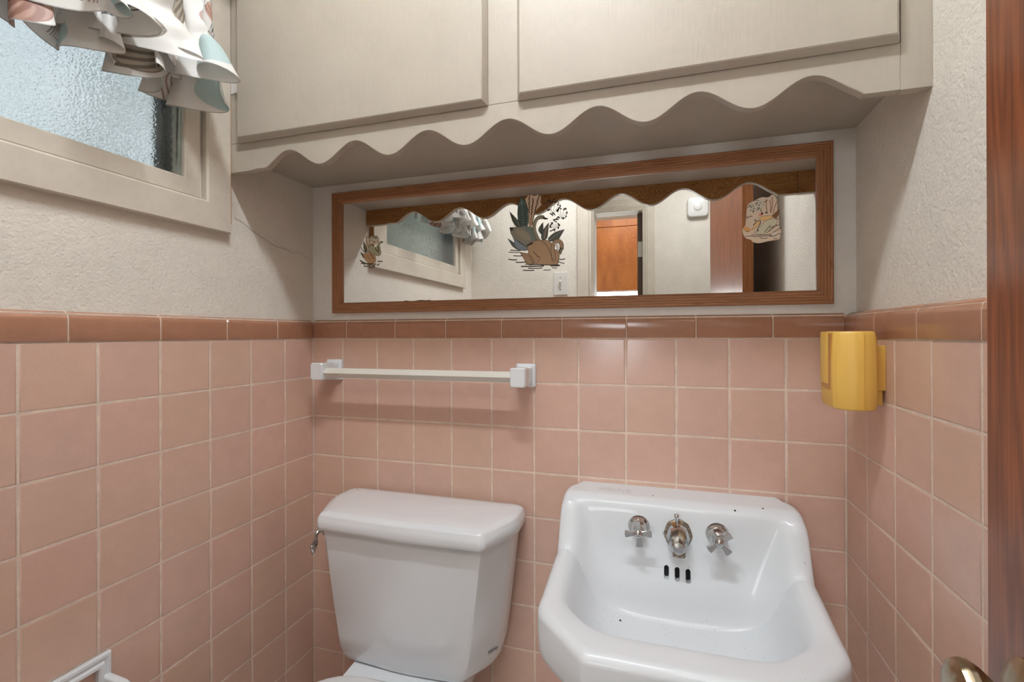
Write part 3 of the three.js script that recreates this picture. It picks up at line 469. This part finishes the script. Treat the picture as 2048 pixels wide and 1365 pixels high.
// ---------------------------------------------------------------- sink
const SX = 0.97;
const sink = thing('wall_sink', 'white enamel wall-hung sink with a raised back shelf', 'sink', [SX, 0, 0]);
{
  const sm = (a, b, x) => { const t = clamp((x - a) / (b - a)); return t * t * (3 - 2 * t); };
  const smin = (k, ...d) => -Math.log(d.reduce((s, v) => s + Math.exp(-v * k), 0)) / k;
  const hw = (z) => { const back = 0.236 - 0.018 * (1 - sm(0, 0.05, z)) - 0.002 * (1 - sm(0.0, 0.14, z)); const cut = 0.2385 + 0.3385 - z - 0.004; return Math.min(smin(170, back, cut), 0.236); };
  const R = 0.016, ZF = 0.432 - R;
  const hwIn = (z) => { const back = 0.236 - 0.018 * (1 - sm(0, 0.05, z)) - 0.002 * (1 - sm(0.0, 0.14, z)) - R, cut = 0.2385 + 0.3385 - z - 0.004 - R * Math.SQRT2; return Math.min(smin(170, back, cut), 0.236 - R); };
  const base = (z) => -0.338 - 0.012 * sm(0.07, 0.11, z) - 0.085 * sm(0.100, 0.155, z) - 0.022 * sm(0.14, 0.33, z) - 0.004 * sm(0.3, 0.43, z);
  const height = (x, z) => {
    const ax = Math.abs(x);
    let y = base(z);
    // basin
    const bend = (s, a, w, k) => s < 0 ? s * (a / w + k) : a * (1 - Math.exp(-s / w)) + k * s;
    const d = smin(42, bend(z - 0.1035, 0.072, 0.0135, 0.5), bend(0.190 - ax, 0.075, 0.042, 0.45), bend(0.352 - z, 0.075, 0.045, 0.42), bend((0.190 + 0.352 - 0.062 - ax - z) / Math.SQRT2, 0.075, 0.045, 0.45));
    const r = 0.017, e = r * Math.log(1 + Math.exp(Math.min(40, d / r)));       // soft lip
    const t = clamp(e / 0.135), lift = 0.055 * sm(0.09, 0.15, z) * (1 - sm(0.12, 0.3, z));
    y -= (0.155 - lift * 0.5) * (1 - (1 - t) ** 2.3);
    return y;
  };
  const zs = []; for (let i = 0; i <= 24; i++) zs.push(0.094 * i / 24); for (let i = 1; i <= 60; i++) zs.push(0.094 + 0.076 * i / 60); for (let i = 1; i <= 26; i++) zs.push(0.17 + 0.15 * i / 26); for (let i = 1; i <= 60; i++) zs.push(0.32 + (ZF - 0.32) * i / 60);
  const us = []; for (let i = 0; i <= 110; i++) { const t = -1 + 2 * i / 110; us.push(Math.sign(t) * (1 - (1 - Math.abs(t)) ** 1.35)); }
  const nu = us.length, nz = zs.length, pos = [], idx = [];
  for (const z of zs) for (const u of us) { const x = u * hwIn(z); pos.push(x, height(x, z), z); }
  for (let j = 0; j + 1 < nz; j++) for (let i = 0; i + 1 < nu; i++) { const a = j * nu + i, b = a + 1, c = a + nu, d = c + 1; idx.push(a, c, b, b, c, d); }
  // skirt and underside
  const loop = []; for (let i = 0; i < nu; i++) loop.push(i); for (let j = 1; j < nz; j++) loop.push(j * nu + nu - 1); for (let i = nu - 2; i >= 0; i--) loop.push((nz - 1) * nu + i); for (let j = nz - 2; j > 0; j--) loop.push(j * nu);
  let prev = loop; const cx = 0, cz = 0.2, flat = loop.map((v) => [pos[3 * v], pos[3 * v + 1], pos[3 * v + 2]]), LN = loop.length;
  const out = flat.map(([x, , z], i) => {                     // outward direction in plan, none along the wall
    if (z < 1e-6) return Math.abs(x) > hwIn(0) - 1e-6 ? [Math.sign(x), 0] : [0, 0];
    let nx = 0, nz = 0; for (const k of [1, 2, 3]) { const a = flat[(i + LN - k) % LN], b = flat[(i + k) % LN]; nx += -(b[2] - a[2]); nz += b[0] - a[0]; } if (nx * x + nz * (z - 0.2) < 0) { nx = -nx; nz = -nz; } const l = Math.hypot(nx, nz) || 1; return [nx / l, z < 0.03 ? 0 : nz / l];
  });
  for (let k = 1; k <= 7; k++) {
    const a = k / 7 * Math.PI / 2, ring = flat.map(([x, y, z], i) => { const at = pos.length / 3; pos.push(x + out[i][0] * R * Math.sin(a), y - R * (1 - Math.cos(a)), z + out[i][1] * R * Math.sin(a)); return at; });
    for (let i = 0; i < LN; i++) { const m = (i + 1) % LN; idx.push(prev[i], prev[m], ring[i], prev[m], ring[m], ring[i]); }
    prev = ring;
  }
  const rim = prev;
  for (const [y, f] of [[-0.5, 1.0], [-0.532, 0.99], [-0.545, 0.97], [-0.6, 0.8], [-0.65, 0.58], [-0.665, 0.4]]) {
    const ring = rim.map((v) => { const x = pos[3 * v], z = pos[3 * v + 2]; const at = pos.length / 3; pos.push(cx + (x - cx) * f, y, z < 0.004 ? 0 : Math.max(0, (cz * (f < 0.9 ? f : 1)) + (z - cz) * f - (f < 0.9 ? 0 : 0))); return at; });
    for (let i = 0; i < loop.length; i++) { const k = (i + 1) % loop.length; idx.push(prev[i], prev[k], ring[i], prev[k], ring[k], ring[i]); }
    prev = ring;
  }
  const c = pos.length / 3; pos.push(0, -0.665, 0.09); for (let i = 0; i < prev.length; i++) idx.push(prev[i], prev[(i + 1) % prev.length], c);
  let g = new THREE.BufferGeometry(); g.setAttribute('position', new THREE.Float32BufferAttribute(pos, 3)); g.setIndex(idx); g.computeVertexNormals();
  // overflow slots cut through the sloping panel
  const zAt = (y, x = 0) => { let lo = 0.09, hi = 0.17; for (let i = 0; i < 40; i++) { const m = (lo + hi) / 2; height(x, m) > y ? lo = m : hi = m; } return lo; };
  const ev = new Evaluator(); ev.attributes = ['position', 'normal'];
  let A = new Brush(g); A.updateMatrixWorld();
  const slots = [[-0.0185, -0.472], [0.002, -0.473], [0.0225, -0.474]];
  for (const [x, y] of slots) {
    const s = new THREE.Shape(); s.absarc(0, 0.0085, 0.0047, 0, Math.PI, false); s.absarc(0, -0.0085, 0.0047, Math.PI, 2 * Math.PI, false); s.closePath();
    const e = new THREE.ExtrudeGeometry(s, { depth: 0.095, bevelEnabled: false, curveSegments: 8 }); e.translate(x, y, zAt(y, x) - 0.09); e.deleteAttribute('uv');
    const B = new Brush(mergeVertices(e)); B.updateMatrixWorld(); A = ev.evaluate(A, B, SUBTRACTION);
  }
  const body = plain(A.geometry); body.clearGroups();
  const grime = (() => {
    const cv = document.createElement('canvas'); cv.width = cv.height = 1024; const k = cv.getContext('2d'); k.fillStyle = '#e3e7ea'; k.fillRect(0, 0, 1024, 1024);
    const r = rng(77), px = (x, z) => [(x + 0.25) * 2048, 1024 - (z + 0.02) * 2048];
    const spot = (x, z, R, col) => { k.beginPath(); k.ellipse(...px(x, z), R * 2048, R * 2048, 0, 0, 7); k.fillStyle = col; k.fill(); };
    for (let i = 0; i < 200; i++) spot((r() - 0.5) * 0.36, 0.15 + r() * 0.2, 0.0003 + r() * 0.0006, `rgba(120,110,98,${0.15 + r() * 0.3})`);
    for (let i = 0; i < 60; i++) spot((r() - 0.5) * 0.46, r() * 0.42, 0.0003 + r() * 0.0006, `rgba(120,115,108,${0.2 + r() * 0.3})`);
    for (let i = 0; i < 160; i++) spot(-0.16 + r() * 0.07, 0.045 + (r() - 0.5) * 0.022, 0.0006 + r() * 0.0018, 'rgba(120,120,120,0.12)');
    for (const [x, z] of [[-0.045, 0.062], [0.1125, 0.089], [0.165, 0.076], [-0.106, 0.17]]) spot(x, z, 0.0019, '#15130f');
    const t = new THREE.CanvasTexture(cv); t.colorSpace = THREE.SRGBColorSpace; return t;
  })();
  { const p = body.attributes.position, uv = new Float32Array(p.count * 2); for (let i = 0; i < p.count; i++) { uv[2 * i] = clamp((p.getX(i) + 0.25) * 2); uv[2 * i + 1] = clamp((p.getZ(i) + 0.02) * 2); } const geo = (() => { let m = mergeVertices((() => { const q = new THREE.BufferGeometry(); q.setAttribute('position', p); return q; })(), 1e-6); return (m.computeVertexNormals(), m); })(); const q = geo.attributes.position, w = new Float32Array(q.count * 2); for (let i = 0; i < q.count; i++) { w[2 * i] = clamp((q.getX(i) + 0.25) * 2); w[2 * i + 1] = clamp((q.getZ(i) + 0.02) * 2); } geo.setAttribute('uv', new THREE.BufferAttribute(w, 2)); mesh('basin', geo, phys({ map: grime, roughness: 0.42, clearcoat: 0.22, clearcoatRoughness: 0.05 }), sink); }
  mesh('slot_shade_block', bx(-0.035, 0.035, -0.5, -0.448, 0.06, 0.1065), M.black, sink);  // black block hidden in the body, paints the shade inside the slots
  // taps
  const tap = (x, y, turn, label) => {
    const o = new THREE.Group(); o.name = 'cross_tap'; o.userData.label = label; sink.add(o);
    o.position.set(x, y, zAt(y, x)); o.quaternion.setFromUnitVectors(new THREE.Vector3(0, 1, 0), new THREE.Vector3(0, -0.02, 1).normalize());
    mesh('escutcheon', smooth(lathe([[0, -0.004], [0.0215, -0.004], [0.022, 0.001], [0.020, 0.004], [0.0165, 0.0055], [0.015, 0.012], [0.0115, 0.017], [0.0105, 0.022], [0.0085, 0.024], [0.0075, 0.034], [0, 0.034]], 30), 0.5), M.chrome, o);
    const spokes = []; for (let k = 0; k < 4; k++) { const s = new THREE.Shape(); s.moveTo(0.003, -0.0028); s.lineTo(0.012, -0.0034); s.lineTo(0.0245, -0.0058); s.lineTo(0.0255, 0); s.lineTo(0.0245, 0.0058); s.lineTo(0.012, 0.0034); s.lineTo(0.003, 0.0028); s.closePath(); const e = new THREE.ExtrudeGeometry(s, { depth: 0.005, bevelEnabled: true, bevelThickness: 0.001, bevelSize: 0.001, bevelSegments: 2 }); e.rotateX(-Math.PI / 2); e.translate(0, 0.036, 0); e.rotateY(turn + k * Math.PI / 2); spokes.push(e); }
    mesh('cross_handle', merge([...spokes, lathe([[0, 0.030], [0.0085, 0.030], [0.009, 0.036], [0.0085, 0.043], [0.006, 0.046], [0.003, 0.047], [0, 0.047]], 20)]), M.chrome, o);
  };
  tap(-0.0725, -0.3895, 0.1, 'left chrome cross tap'); tap(0.0778, -0.3885, 0.72, 'right chrome cross tap');
  const sp = new THREE.Group(); sp.name = 'spout'; sink.add(sp); sp.position.set(0.004, -0.398, zAt(-0.398)); sp.userData.label = 'short corroded chrome spout';
  const hexa = (r, h, sy = 1) => { const o = []; for (let i = 0; i < 24; i++) { const a = i / 24 * 2 * Math.PI, k = Math.PI / 4, m = ((a % k) + k) % k - k / 2, f = 0.6 * (Math.cos(k / 2) / Math.cos(m)) + 0.4; o.push([r * f * Math.cos(a), r * sy * f * Math.sin(a), h]); } return o; };
  mesh('spout_flange', smooth(loft([hexa(0.0275, -0.004, 1.15), hexa(0.028, 0.001, 1.15), hexa(0.025, 0.004, 1.15)]), 0.4), M.corroded, sp);
  const down = (r, z, y) => hexa(r, z, 1.1).map(([a, b, c]) => [a, b + y, c]);
  mesh('spout_body', smooth(loft([down(0.0235, 0.003, 0), down(0.022, 0.014, -0.001), down(0.0195, 0.026, -0.004), down(0.016, 0.036, -0.008), down(0.011, 0.0425, -0.011), down(0.005, 0.0445, -0.012)]), 0.45), M.chrome, sp);
  mesh('spout_outlet', smooth((() => { const q = new RoundedBoxGeometry(0.024, 0.016, 0.02, 3, 0.004); q.translate(0.001, -0.0255, 0.024); return q; })()), M.corroded, sp);
  mesh('lift_rod', merge([axis(lathe([[0, 0], [0.0035, 0], [0.0035, 0.016], [0.0045, 0.017], [0.0045, 0.022], [0, 0.0225]], 12), [-0.05, 1, 0.1], [-0.002, 0.0225, 0.010])]), M.chrome, sp);
  const crust = []; const rr = rng(15); for (let i = 0; i < 16; i++) { const s = new THREE.IcosahedronGeometry(0.0022 + rr() * 0.002, 0); s.translate(-0.003 + (rr() - 0.5) * 0.014, 0.022 + (rr() - 0.5) * 0.009, 0.010 + (rr() - 0.5) * 0.006); crust.push(s); }
  mesh('scale_crust', merge(crust), M.scale, sp).userData.label = 'brown mineral scale';
}

// ---------------------------------------------------------------- yellow dispenser
const disp = thing('wall_dispenser', 'yellow plastic dispenser mounted on the right wall by the corner', 'dispenser');
{
  const plan = (e, y, dx = 0) => roundPoly([[1.2215 + e + dx, 0.125 + e, 0.012], [1.2215 + e + dx, 0.196 - e, 0.018], [1.252, 0.2135 - e, 0.05], [1.286 - e, 0.200 - e, 0.018], [1.286 - e, 0.125 + e, 0.006]], 7).map(([x, z]) => [x, y, z]);
  const rings = [[-0.1195, 0.0035, 0.002], [-0.1175, 0.001, 0.001], [-0.112, 0, 0.0], [-0.08, -0.001, 0], [-0.04, -0.001, 0], [0.0, 0, 0.001], [0.009, 0.001, 0.0012], [0.0122, 0.003, 0.0012], [0.013, 0.006, 0.001]].map(([y, e, d]) => plan(e, y, d));
  mesh('shell', smooth(loft(rings), 0.6), M.yellow, disp);
  mesh('seam_rib', bx(1.2606, 1.2609, -0.116, 0.0105, 0.2055, 0.2111), M.yellow, disp);
  mesh('side_flap', smooth(loft([-0.078, -0.076, -0.03, 0.009, 0.0125].map((y, i) => roundPoly([[1.2150 + (i < 1 ? 0.001 : 0), 0.140, 0.001], [1.2165, 0.176, 0.001], [1.2185, 0.176, 0.001], [1.2170, 0.140, 0.001]], 3).map(([x, z]) => [x + 0.0025, y, z]))), 0.5), M.yellow, disp);
  mesh('flap_slot', bx(1.2195, 1.2222, -0.086, 0.0095, 0.142, 0.185), M.amber, disp);
  mesh('bracket', bx(1.285, W, -0.0875, -0.0115, 0.128, 0.1805, 0.0015), M.yellow, disp);
  mesh('bracket_foot', bx(1.285, 1.300, -0.1125, -0.0875, 0.130, 0.176, 0.0015), M.yellow, disp);
}

// ---------------------------------------------------------------- toilet paper holder
const tp = thing('paper_holder', 'white ceramic recessed toilet paper holder set in the left wall tiles', 'paper holder');
{
  const prof = [[0, 0], [0, 0.006], [0.0015, 0.0085], [0.006, 0.009], [0.0085, 0.0065], [0.0115, 0.0065], [0.014, 0.011], [0.019, 0.011], [0.021, 0.008], [0.0215, -0.03]];
  const fr = frameSides(0.5295, 0.6845, -0.703, -0.5485, prof, (z, y, h) => [h + 0.0005, y, z]);
  mesh('rim', merge(fr), M.ceramic, tp);
  mesh('recess', bx(-0.032, -0.028, -0.69, -0.56, 0.54, 0.674), M.ceramic, tp);
  for (const [z0, z1] of [[0.531, 0.545], [0.669, 0.683]]) { const s = new THREE.Shape(); s.moveTo(0.004, -0.588); s.lineTo(0.05, -0.592); s.quadraticCurveTo(0.07, -0.598, 0.07, -0.62); s.quadraticCurveTo(0.068, -0.65, 0.04, -0.655); s.lineTo(0.004, -0.675); s.closePath(); const g = new THREE.ExtrudeGeometry(s, { depth: z1 - z0 - 0.006, bevelEnabled: true, bevelThickness: 0.003, bevelSize: 0.003, bevelSegments: 3 }); g.translate(0, 0, z0 + 0.003); mesh('arm', smooth(g, 0.6), M.ceramic, tp); }
  mesh('roller', axis(lathe([[0, 0], [0.009, 0], [0.009, 0.124], [0, 0.124]], 18), [0, 0, 1], [0.048, -0.622, 0.545]), M.bar, tp);
}

// ---------------------------------------------------------------- the open brown door
const door = struct('door_1', 'dark reddish brown wooden door standing open at the right', 'door');
{
  const leaf = new THREE.Group(); leaf.name = 'door_leaf'; door.add(leaf);
  const fx = 1.2068, fz = 0.6215, hx = 1.162, hz = 1.205, L = Math.hypot(hx - fx, hz - fz);
  leaf.position.set(fx, 0, fz); leaf.rotation.y = -Math.atan2(fx - hx, hz - fz);    // local +z runs from the free edge to the hinges, local +x points to the right wall
  mesh('panel', bx(0, 0.0345, -Y0 + 0.012, 0.875, 0.0012, L), M.door, leaf);
  mesh('edge_strip', bx(0.0004, 0.0341, -Y0 + 0.012, 0.875, 0, 0.0012), M.doorEdge, leaf);
  const knob = mesh('door_knob', smooth(axis(lathe([[0, 0.050], [0.012, 0.0495], [0.0185, 0.0485], [0.0205, 0.047], [0.0235, 0.045], [0.0255, 0.040], [0.0252, 0.036], [0.0215, 0.030], [0.016, 0.0245], [0.0115, 0.020], [0.010, 0.012], [0.010, 0.004], [0, 0.004]], 36), [-1, 0, 0], [0, -0.268, 0.062]), 0.6), M.brass, leaf);
  knob.userData.label = 'antique brass door knob';
  mesh('knob_rose', smooth(axis(lathe([[0, 0], [0.033, 0], [0.033, 0.003], [0.03, 0.006], [0.022, 0.009], [0.013, 0.012], [0, 0.012]], 36), [-1, 0, 0], [0, -0.268, 0.062]), 0.5), M.brass, leaf);
}

// ---------------------------------------------------------------- curtain
const curtain = thing('window_valance', 'white ruffled valance printed with grey, teal and rust shells over the window', 'curtain', [0, 0, 0]);
{
  const print = (() => {
    const Wd = 2048, Hd = 512, cv = document.createElement('canvas'); cv.width = Wd; cv.height = Hd; const k = cv.getContext('2d'), r = rng(21); k.fillStyle = '#e9e6e1'; k.fillRect(0, 0, Wd, Hd);
    const shell = (x, y, s, a, col, dark) => { k.save(); k.translate(x, y); k.rotate(a); k.scale(s, s); k.beginPath(); k.moveTo(0, 60); k.bezierCurveTo(-70, 30, -60, -60, 0, -70); k.bezierCurveTo(60, -60, 70, 30, 0, 60); k.fillStyle = col; k.fill(); k.strokeStyle = dark; k.lineWidth = 9; for (let i = -2; i <= 2; i++) { k.beginPath(); k.moveTo(0, 55); k.quadraticCurveTo(i * 22, 0, i * 20, -55); k.stroke(); } k.lineWidth = 3; k.beginPath(); k.moveTo(0, 60); k.bezierCurveTo(-70, 30, -60, -60, 0, -70); k.bezierCurveTo(60, -60, 70, 30, 0, 60); k.stroke(); k.restore(); };
    const feather = (x, y, s, a) => { k.save(); k.translate(x, y); k.rotate(a); k.scale(s, s); k.beginPath(); k.moveTo(-90, 20); k.quadraticCurveTo(0, -60, 100, -10); k.quadraticCurveTo(20, 50, -90, 20); k.fillStyle = '#d2cec8'; k.fill(); k.fillStyle = '#5b5855'; for (let i = 0; i < 7; i++) { k.beginPath(); k.ellipse(-60 + i * 24, 0, 6, 22 - Math.abs(i - 3) * 3, 0.35, 0, 7); k.fill(); } k.strokeStyle = '#4a4745'; k.lineWidth = 3; k.beginPath(); k.moveTo(-90, 20); k.quadraticCurveTo(0, -60, 100, -10); k.quadraticCurveTo(20, 50, -90, 20); k.stroke(); k.restore(); };
    const teal = (x, y, s, a) => { k.save(); k.translate(x, y); k.rotate(a); k.scale(s, s); k.beginPath(); k.moveTo(0, -60); k.bezierCurveTo(50, -30, 40, 40, 0, 60); k.bezierCurveTo(-40, 30, -40, -30, 0, -60); k.fillStyle = '#b9cecd'; k.fill(); k.restore(); };
    const swirl = (x, y, s, a) => { k.save(); k.translate(x, y); k.rotate(a); k.scale(s, s); k.strokeStyle = '#a4837a'; k.lineWidth = 3; for (let i = 0; i < 5; i++) { k.beginPath(); k.moveTo(-60, -20 + i * 12); k.bezierCurveTo(-20, -40 + i * 12, 20, 10 + i * 10, 60, -10 + i * 9); k.stroke(); } k.restore(); };
    const fns = [(x, y, s, a) => shell(x, y, s, a, '#b7aa98', '#7d7265'), (x, y, s, a) => feather(x, y, s, a), (x, y, s, a) => teal(x, y, s, a), (x, y, s, a) => swirl(x, y, s, a), (x, y, s, a) => shell(x, y, s * 0.7, a, '#c39d8d', '#9b6f60')];
    let n = 0; for (let i = 0; i < 18; i++) for (let j = 0; j < 5; j++) { const x = (i + 0.5 + (r() - 0.5) * 0.6) * Wd / 18, y = (j + 0.5 + (r() - 0.5) * 0.6) * Hd / 5; fns[(n++ * 3 + i) % 5](x, y, 0.5 + r() * 0.4, r() * 6.3); }
    k.fillStyle = '#aaa7a4'; k.fillRect(0, Hd - 2, Wd, 2);
    const t = new THREE.CanvasTexture(cv); t.colorSpace = THREE.SRGBColorSpace; t.wrapS = t.wrapT = THREE.RepeatWrapping; t.repeat.set(1 / 1.6, 1 / 0.4); return t;
  })();
  const cloth = phys({ map: print, roughness: 0.5, side: THREE.DoubleSide, sheen: 0.3, sheenRoughness: 0.4, transmission: 0.16, thickness: 0 });
  const tier = (x0, yTop, yHem, seed, n, amp, z0, z1) => {
    const A = noiseGrid(seed, 32), NS = 560, NT = 44, pos = [], uv = [], idx = [];
    for (let j = 0; j <= NT; j++) for (let i = 0; i <= NS; i++) {
      const s = i / NS, t = j / NT, ph = s * n * 2 * Math.PI + (A(s * 17, 3) - 0.5) * 5;
      const pinch = 1 - 0.55 * Math.exp(-(((t - 0.7) / 0.06) ** 2)), flare = 0.25 + 0.35 * t + 0.7 * Math.max(0, t - 0.7) / 0.3;
      const a = amp * pinch * flare * (0.6 + 0.8 * A(s * 13 + 5, 9));
      const x = x0 + a * Math.sin(ph + (A(s * 9, t * 3 + 11) - 0.5) * 1.6) + 0.008 * (A(s * 40, t * 10) - 0.5) + 0.010 * t;
      const z = z0 + (z1 - z0) * s + a * 0.5 * Math.sin(2 * ph + 0.7) + 0.006 * (A(s * 30 + 7, t * 9 + 2) - 0.5);
      const hem = yHem + 0.020 * (A(s * 11, 21) - 0.5) + 0.012 * Math.sin(ph + 1.2);
      const y = yTop + (hem - yTop) * t + 0.006 * (A(s * 34, t * 8 + 5) - 0.5) * t;
      pos.push(x, y, z); uv.push(s * (z1 - z0) * 2.1, (1 - t) * (yTop - yHem));
    }
    for (let j = 0; j < NT; j++) for (let i = 0; i < NS; i++) { const a = j * (NS + 1) + i; idx.push(a, a + 1, a + NS + 1, a + 1, a + NS + 2, a + NS + 1); }
    const g = new THREE.BufferGeometry(); g.setAttribute('position', new THREE.Float32BufferAttribute(pos, 3)); g.setAttribute('uv', new THREE.Float32BufferAttribute(uv, 2)); g.setIndex(idx); g.computeVertexNormals(); return g;
  };
  mesh('ruffle', tier(0.070, 0.80, 0.510, 41, 10, 0.044, 0.388, 1.155), cloth, curtain);
  mesh('ruffle', tier(0.046, 0.80, 0.476, 47, 9, 0.04, 0.37, 1.155), cloth, curtain);
  mesh('rod', tube([[XL, 0.8, 0.305], [0.05, 0.8, 0.306], [0.058, 0.8, 0.32], [0.058, 0.8, 0.7], [0.058, 0.8, 1.14], [0.05, 0.8, 1.165], [XL, 0.8, 1.166]], 0.006, 60, 8), M.plate, curtain);
}

// ---------------------------------------------------------------- things seen in the mirror
const sw = thing('light_switch', 'white toggle light switch beside the doorway, seen in the mirror', 'switch', [0.471, 0.2614, ZR]);
mesh('plate', bx(-0.0353, 0.0353, -0.057, 0.057, -0.005, 0, 0.003), M.plate, sw);
{ const g = new RoundedBoxGeometry(0.009, 0.02, 0.016, 2, 0.002); g.rotateX(-0.35); g.translate(0, 0.003, -0.01); mesh('toggle', g, M.plastic, sw); for (const y of [-0.03, 0.03]) mesh('screw', axis(lathe([[0, 0], [0.0035, 0], [0.003, 0.001], [0, 0.0014]], 12), [0, 0, -1], [0, y, -0.005]), M.steel, sw); }
const alarm = thing('smoke_alarm', 'white square smoke alarm on the hall wall, seen in the mirror', 'smoke alarm', [1.1915, 0.868, 2.35]);
{
  const sq = (h, z, r) => roundPoly([[-h, -h, r], [h, -h, r], [h, h, r], [-h, h, r]], 8).map(([x, y]) => [x, y, -z]);
  mesh('housing', smooth(loft([sq(0.064, 0, 0.026), sq(0.067, 0.006, 0.028), sq(0.067, 0.024, 0.028), sq(0.063, 0.033, 0.026), sq(0.05, 0.037, 0.022)]), 0.6), M.plastic, alarm);
  mesh('button', axis(lathe([[0, 0.036], [0.026, 0.036], [0.027, 0.039], [0.022, 0.043], [0, 0.0445]], 30), [0, 0, -1], [0, 0, 0]), M.plastic, alarm);
}
const door2 = struct('door_2', 'dark wooden door standing open beyond the hall, seen edge-on in the mirror', 'door');
mesh('door_panel', bx(0.792, 0.829, -Y0 + 0.01, 0.872, 2.405, 3.15), M.darkDoor, door2);
mesh('hinge_leaf', bx(0.795, 0.826, 0.56, 0.67, 2.4025, 2.405), M.steel, door2);
const kc = thing('kitchen_cabinet', 'orange brown wooden kitchen cabinet through the far doorway, seen in the mirror', 'cabinet', [0, 0, 0]);
mesh('cabinet_box', bx(0.2, 0.9, 0.405, 1.075, 3.42, 3.75), M.kitchenWood, kc);
mesh('face_rail', bx(0.2, 0.9, 1.01, 1.075, 3.4, 3.42, 0.002), M.kitchenWood, kc);
mesh('cabinet_door', bx(0.22, 0.88, 0.412, 1.005, 3.396, 3.42, 0.004), M.kitchenWood, kc);
// ---------------------------------------------------------------- lamps
const lamp = thing('ceiling_light', 'short fluorescent ceiling light of the bathroom', 'lamp', [TUBE.x, CEIL, TUBE.z]);
mesh('lamp_base', bx(-0.26, 0.26, -0.028, 0, -0.018, 0.018, 0.004), M.plate, lamp);
for (const x of [-0.235, 0.235]) mesh('tube_holder', bx(x - 0.012, x + 0.012, -0.078, -0.02, -0.014, 0.014, 0.003), M.plate, lamp);
mesh('lamp_tube', axis(lathe([[0, -0.235], [0.018, -0.235], [0.019, -0.225], [0.019, 0.225], [0.018, 0.235], [0, 0.235]], 20), [1, 0, 0], [0, -0.064, 0]), M.glow, lamp);
for (const [nm, x, z, lb] of [['hall_lamp', HALL.x, HALL.z, 'square ceiling light of the hall'], ['kitchen_lamp', 0.6, 2.95, 'square ceiling light of the kitchen']]) { const h = thing(nm, lb, 'lamp', [x, CEIL, z]); mesh('lamp_base', bx(-0.17, 0.17, -0.03, 0, -0.17, 0.17, 0.004), M.plate, h); mesh('diffuser', bx(-0.16, 0.16, -0.072, -0.03, -0.16, 0.16, 0.01), M.glow, h); }

// ---------------------------------------------------------------- outside the window
const ground = struct('ground', 'lawn outside the window', 'ground'); mesh('lawn', bx(-16, -0.2, -Y0 - 0.5, -Y0 - 0.4, -12, 16), M.outside, ground);
function tree(label, x, z, h, R, seed, leafMat = M.leaf, n = 7000) {
  const t = thing('garden_tree', label, 'tree', [x, -Y0 - 0.4, z]), r = rng(seed);
  mesh('trunk', tube([[0, 0, 0], [0.05, h * 0.3, 0.03], [0, h * 0.7, 0]], 0.13, 12, 8), M.bark, t);
  const leafG = new THREE.PlaneGeometry(0.22, 0.12), im = new THREE.InstancedMesh(leafG, leafMat, n), m = new THREE.Object3D();
  for (let i = 0; i < n; i++) { const a = r() * 6.283, c = 2 * r() - 1, d = R * Math.cbrt(r()), s = Math.sqrt(1 - c * c); m.position.set(d * s * Math.cos(a), h * 0.62 + d * c * h * 0.36 / R, d * s * Math.sin(a)); m.rotation.set(r() * 6, r() * 6, r() * 6); m.scale.setScalar(0.7 + r()); m.updateMatrix(); im.setMatrixAt(i, m.matrix); }
  im.name = 'foliage'; im.userData.kind = 'stuff'; im.castShadow = true; t.add(im);
}
tree('dark leafy tree behind the frosted glass, seen in the mirror', -3.2, 5.4, 8.0, 3.0, 301);

tree('sparse leafy tree seen dimly through the frosted glass left of the cabinet', -6.5, -3.6, 7.5, 2.4, 302, M.leaf, 260);
scene.traverse((o) => { if (o.isMesh) o.castShadow = o.receiveShadow = true; });
renderer.render(scene, camera);
